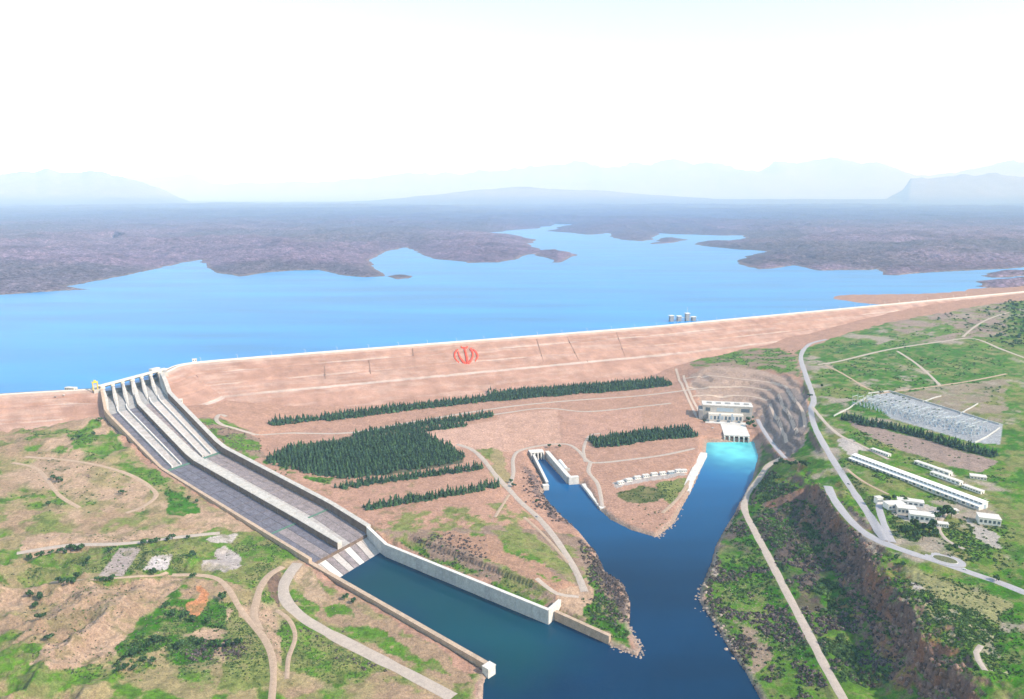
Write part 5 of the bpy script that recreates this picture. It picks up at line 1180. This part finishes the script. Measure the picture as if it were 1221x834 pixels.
# wood at far right of the dam
wv, wf, wo = [], [], 0
wpoly = GL([(1140,392),(1152,384),(1170,372),(1200,362),(1260,352),(1260,420),(1200,414),(1175,398),(1160,396)]); 
def scatter(poly_px, n, meshes, smin, smax, store, test=None, zsink=.0, flat=1.0):
    w = GL(poly_px); lo, hi = w[:, :2].min(0), w[:, :2].max(0); k = 0; tries = 0
    pts = rng.uniform(lo, hi, (n * 6, 2)); jj = rng.normal(0, 14, pts.shape); ok = inpoly(pts[:, 0] + jj[:, 0], pts[:, 1] + jj[:, 1], w)
    if test is not None: ok &= test(pts[:, 0], pts[:, 1])
    gr = gsample(cover[..., 1], pts[:, 0], pts[:, 1]) / (gsample(cover[..., 0], pts[:, 0], pts[:, 1]) + 1e-6); ok &= (gr > .98) | (rng.random(len(pts)) < (.55 if store is br else .12)); ok &= gsample(RD, pts[:, 0], pts[:, 1]) > 2.0
    pts = pts[ok][:n]; zz = hz(pts[:, 0], pts[:, 1]); good = zz > .4; pts = pts[good]; zz = zz[good]
    for (x, y), z in zip(pts, zz):
        v, f = meshes[rng.integers(len(meshes))]; s = rng.uniform(smin, smax); r = rng.uniform(0, 6.28); c_, s_ = math.cos(r) * s, math.sin(r) * s
        store[0].append(np.c_[v[:, 0] * c_ - v[:, 1] * s_ + x, v[:, 0] * s_ + v[:, 1] * c_ + y, v[:, 2] * s * flat + z - zsink * s]); store[1].append(f + store[2]); store[2] += len(v)
def stuff(name, store, m, label):
    if store[0]:
        o = link_mesh(name, mesh_np(name, np.concatenate(store[0]), tris=np.concatenate(store[1])), m); tag(o, label, None, kind='stuff')
BLO = [broad_mesh(80 + k, 9, 4.5, 40) for k in range(5)]
wood = [[], [], 0]
scatter([(1140,392),(1152,384),(1170,372),(1200,362),(1260,352),(1260,420),(1200,414),(1175,398),(1160,396)], 420, BLO, .7, 1.4, wood)
scatter([(1112,382),(1128,372),(1140,376),(1136,384)], 40, BLO, .7, 1.1, wood)
stuff('woodland', wood, M['broad'], 'dark green wood on the far right abutment of the dam')
def bush_mesh(seed, n=10):
    rg = np.random.default_rng(seed); v = []; f = []
    for k in range(n):
        d = rg.normal(size=3); d[2] = abs(d[2]) * .8; d /= np.linalg.norm(d); p = d * rg.uniform(.5, 1.0) * np.array([1.3, 1.3, .9]); e1 = np.cross(d, [.2, .9, .3]); e1 /= np.linalg.norm(e1); e2 = np.cross(d, e1); s = rg.uniform(.5, .9); b = len(v)
        v += [p + e1 * s, p - e1 * s * .6 + e2 * s * .8, p - e1 * s * .6 - e2 * s * .8, p + d * s * .7]; f += [(b, b + 1, b + 3), (b + 1, b + 2, b + 3), (b + 2, b, b + 3)]
    return np.array(v), np.array(f)
BU = [bush_mesh(200 + k) for k in range(8)]
nzt = lambda sc_, sd, t: (lambda x, y: fbm(x, y, sc_, 3, sd) > t)
scatter([(912,560),(940,575),(985,640),(1035,740),(1080,800),(1000,810),(965,745),(930,680),(905,625)], 1200, BU, .6, 2.6, br, nzt(40, 301, .47))
scatter([(890,600),(905,640),(940,715),(975,780),(990,830),(905,820),(870,770),(842,720),(850,680),(868,635)], 1100, BU, .5, 2.4, br, nzt(34, 303, .48)); scatter([(890,600),(905,640),(940,715),(975,780),(990,830),(905,820),(870,770),(842,720),(850,680),(868,635)], 900, BU, .5, 1.9, sh, nzt(34, 304, .46))
scatter([(912,560),(940,575),(985,640),(1035,740),(1080,800),(1000,810),(965,745),(930,680),(905,625)], 2600, BU, .6, 2.8, sh, nzt(30, 305, .42))
scatter([(960,562),(1010,625),(1070,715),(1140,800),(1120,820),(1050,730),(985,640)], 900, BU, .8, 2.0, br)
scatter([(960,562),(1010,625),(1070,715),(1140,800),(1160,800),(1085,715),(1020,625)], 500, BU, .8, 2.0, sh)
scatter([(622,556),(640,575),(652,592),(675,617),(700,636),(660,618),(640,595)], 420, BU, .8, 2.0, br)
scatter([(690,645),(712,662),(745,700),(753,722),(750,750),(735,720),(700,670)], 700, BU, .8, 1.9, br)
scatter([(690,690),(735,720),(755,765),(700,745)], 260, BU, .7, 1.8, sh, nzt(30, 307, .45))
scatter([(470,640),(530,650),(600,690),(650,715),(645,720),(560,690),(480,650)], 380, BU, .6, 1.6, sh); scatter([(500,636),(545,640),(580,660),(570,668),(520,655)], 160, BU, .8, 1.6, br)
scatter([(322,678),(342,684),(330,705),(345,728),(400,765),(470,800),(450,802),(380,765),(325,725)], 420, BU, .6, 1.8, br, nzt(20, 309, .5))
scatter([(175,740),(280,745),(250,790),(160,800),(140,790)], 260, BU, .8, 2.2, sh, nzt(30, 311, .5)); scatter([(225,772),(285,765),(290,780),(235,788)], 130, BU, .8, 2.0, br)
scatter([(30,640),(330,650),(330,800),(30,800)], 3600, BU, .35, 1.0, sh, nzt(60, 313, .44)); scatter([(30,640),(330,650),(330,800),(30,800)], 700, BU, .35, .9, br); scatter([(330,735),(480,800),(330,820)], 700, BU, .3, .8, sh); scatter([(30,500),(120,500),(240,600),(30,615)], 1300, BU, .5, 1.4, sh, nzt(60, 315, .46))
scatter([(960,415),(1195,370),(1195,480),(1060,500),(985,480)], 1300, BU, .8, 2.2, sh, nzt(50, 317, .5)); scatter([(1000,545),(1190,620),(1190,690),(1060,640)], 1500, BU, .5, 1.5, sh, nzt(40, 319, .46))
scatter([(1075,690),(1195,715),(1195,810),(1150,800),(1110,750)], 2600, BU, .4, 1.2, sh); scatter([(830,425),(945,415),(950,445),(860,436)], 320, BU, .8, 1.9, sh)
scatter([(1000,505),(1190,555),(1190,580),(1010,520)], 420, BU, .7, 1.8, sh, nzt(40, 321, .5)); scatter([(735,588),(825,570),(800,625),(785,640),(740,605)], 300, BU, .5, 1.3, sh, nzt(20, 323, .5))
scatter([(318,545),(350,560),(420,575),(400,580),(330,560)], 200, BU, .6, 1.4, sh); scatter([(230,500),(300,515),(318,545),(270,535)], 200, BU, .6, 1.5, br)
stuff('bare_brush', br, M['brush'], 'grey brown leafless brush on the river banks and cliff foot'); stuff('green_scrub', sh, M['shrub'], 'low green scrub dotted over the banks and fields')
# rocks along the water's edge
def rock_mesh(seed):
    bm_ = bmesh.new(); bmesh.ops.create_icosphere(bm_, subdivisions=1, radius=1); rg = np.random.default_rng(seed)
    for v in bm_.verts: v.co = Vector((v.co.x * rg.uniform(.7, 1.3), v.co.y * rg.uniform(.7, 1.3), v.co.z * rg.uniform(.5, .9)))
    me_ = bpy.data.meshes.new('rock'); bm_.to_mesh(me_); bm_.free(); me_.materials.append(M['rock']); return me_
RK = [rock_mesh(k) for k in range(6)]
def rocks(px, n, smin, smax, spread, label, group):
    w = smooth_path(np.array([[*P(u, v, 0)] for u, v in px]), 2.0)
    for k in range(n):
        p = w[rng.integers(len(w))][:2] + rng.normal(0, spread, 2); s = rng.uniform(smin, smax); z = max(float(hz(*p)), -.3)
        if z > 6: continue
        o = link_mesh('boulder', RK[k % 6], None, None, V3(p, z + .1)); o.scale = (s, s, s); o.rotation_euler = (0, 0, rng.uniform(0, 6.28)); tag(o, label, 'boulder', group)
rocks([(838, 700), (836, 716), (848, 735), (862, 757), (876, 780)], 75, .5, 2.8, 4.0, 'brown boulder along the right river bank edge', 'boulders of the right river bank')
rocks([(783, 641), (795, 633), (805, 622), (812, 606)], 50, .8, 2.0, 2.2, 'brown boulder at the tip between the two channels', 'boulders between the channels')
rocks([(729, 771), (745, 777), (762, 782), (764, 772), (752, 748)], 60, .7, 1.9, 2.0, 'brown boulder at the tip of the tongue after the quay', 'boulders at the tip of the tongue')

# broken rock of the cliff and pale rubble on the banks
def rock_np(seed):
    bm_ = bmesh.new(); bmesh.ops.create_icosphere(bm_, subdivisions=1, radius=1); rg = np.random.default_rng(seed)
    v = np.array([tuple(q.co) for q in bm_.verts]) * rg.uniform(.6, 1.35, (len(bm_.verts), 3)) * np.array([1, .8, 1.1]); f = np.array([[q.index for q in t.verts] for t in bm_.faces]); bm_.free(); return v, f
RN = [rock_np(400 + k) for k in range(8)]
cl = [[], [], 0]; cpth = smooth_path(np.array(CLIFF), 1.0)
for k in range(1500):
    q = cpth[rng.integers(len(cpth))] + np.array([-1, -.3]) * rng.uniform(-6, 30) + rng.normal(0, 4, 2); z = float(hz(*q)); e = 2.5
    if q[1] > 1100 or math.hypot(float(hz(q[0] + e, q[1])) - z, float(hz(q[0], q[1] + e)) - z) / e < .5: continue
    v, f = RN[k % 8]; s_ = rng.uniform(.9, 3.4); a = rng.uniform(0, 6.28)
    cl[0].append(np.c_[(v[:, 0] * math.cos(a) - v[:, 1] * math.sin(a)) * s_ + q[0], (v[:, 0] * math.sin(a) + v[:, 1] * math.cos(a)) * s_ + q[1], v[:, 2] * s_ * 1.2 + z - .3 * s_]); cl[1].append(f + cl[2]); cl[2] += len(v)
M['cliff_rock'] = mat('cliff_rock', (0.17, 0.115, 0.095), .95, .1, .4, .3, scale2=1.2); vary(M['cliff_rock'], .6, 1.5)
stuff('cliff_rock', cl, M['cliff_rock'], 'dark brown broken rock along the cliff edge above the river road')
ru = [[], [], 0]; _br = br; br = ru
scatter([(30,640),(330,650),(480,800),(30,800)], 1500, RN, .2, .6, ru); scatter([(1000,545),(1190,620),(1195,810),(1110,750),(1060,640)], 900, RN, .2, .6, ru); scatter([(470,640),(690,640),(745,715),(760,775),(650,718)], 500, RN, .2, .6, ru); scatter([(840,700),(905,690),(960,800),(890,803)], 500, RN, .25, .9, ru)
stuff('rubble', ru, M['rock'], 'pale stones strewn over the banks')
# ------------------------------------------------------------------ haze in the air between here and the mountains
hb = MB((0, 0, 0)); hb.box(-80000, 80000, -3000, 75000, -60, 3700)
hz_o = hb.build('haze', None); tag(hz_o, 'pale blue haze over the far hills', kind='stuff')
hm = bpy.data.materials.new('haze_air'); hm.use_nodes = True; hn = hm.node_tree
for nd in list(hn.nodes):
    if nd.type == 'BSDF_PRINCIPLED': hn.nodes.remove(nd)
pv = hn.nodes.new('ShaderNodeVolumePrincipled'); pv.inputs['Color'].default_value = (0.42, 0.66, 1.0, 1); pv.inputs['Density'].default_value = 5.8e-5; pv.inputs['Anisotropy'].default_value = -0.15; pv.inputs['Absorption Color'].default_value = (1, 1, 1, 1)
hn.links.new(pv.outputs[0], [n_ for n_ in hn.nodes if n_.type == 'OUTPUT_MATERIAL'][0].inputs['Volume'])
hz_o.data.materials.append(hm)
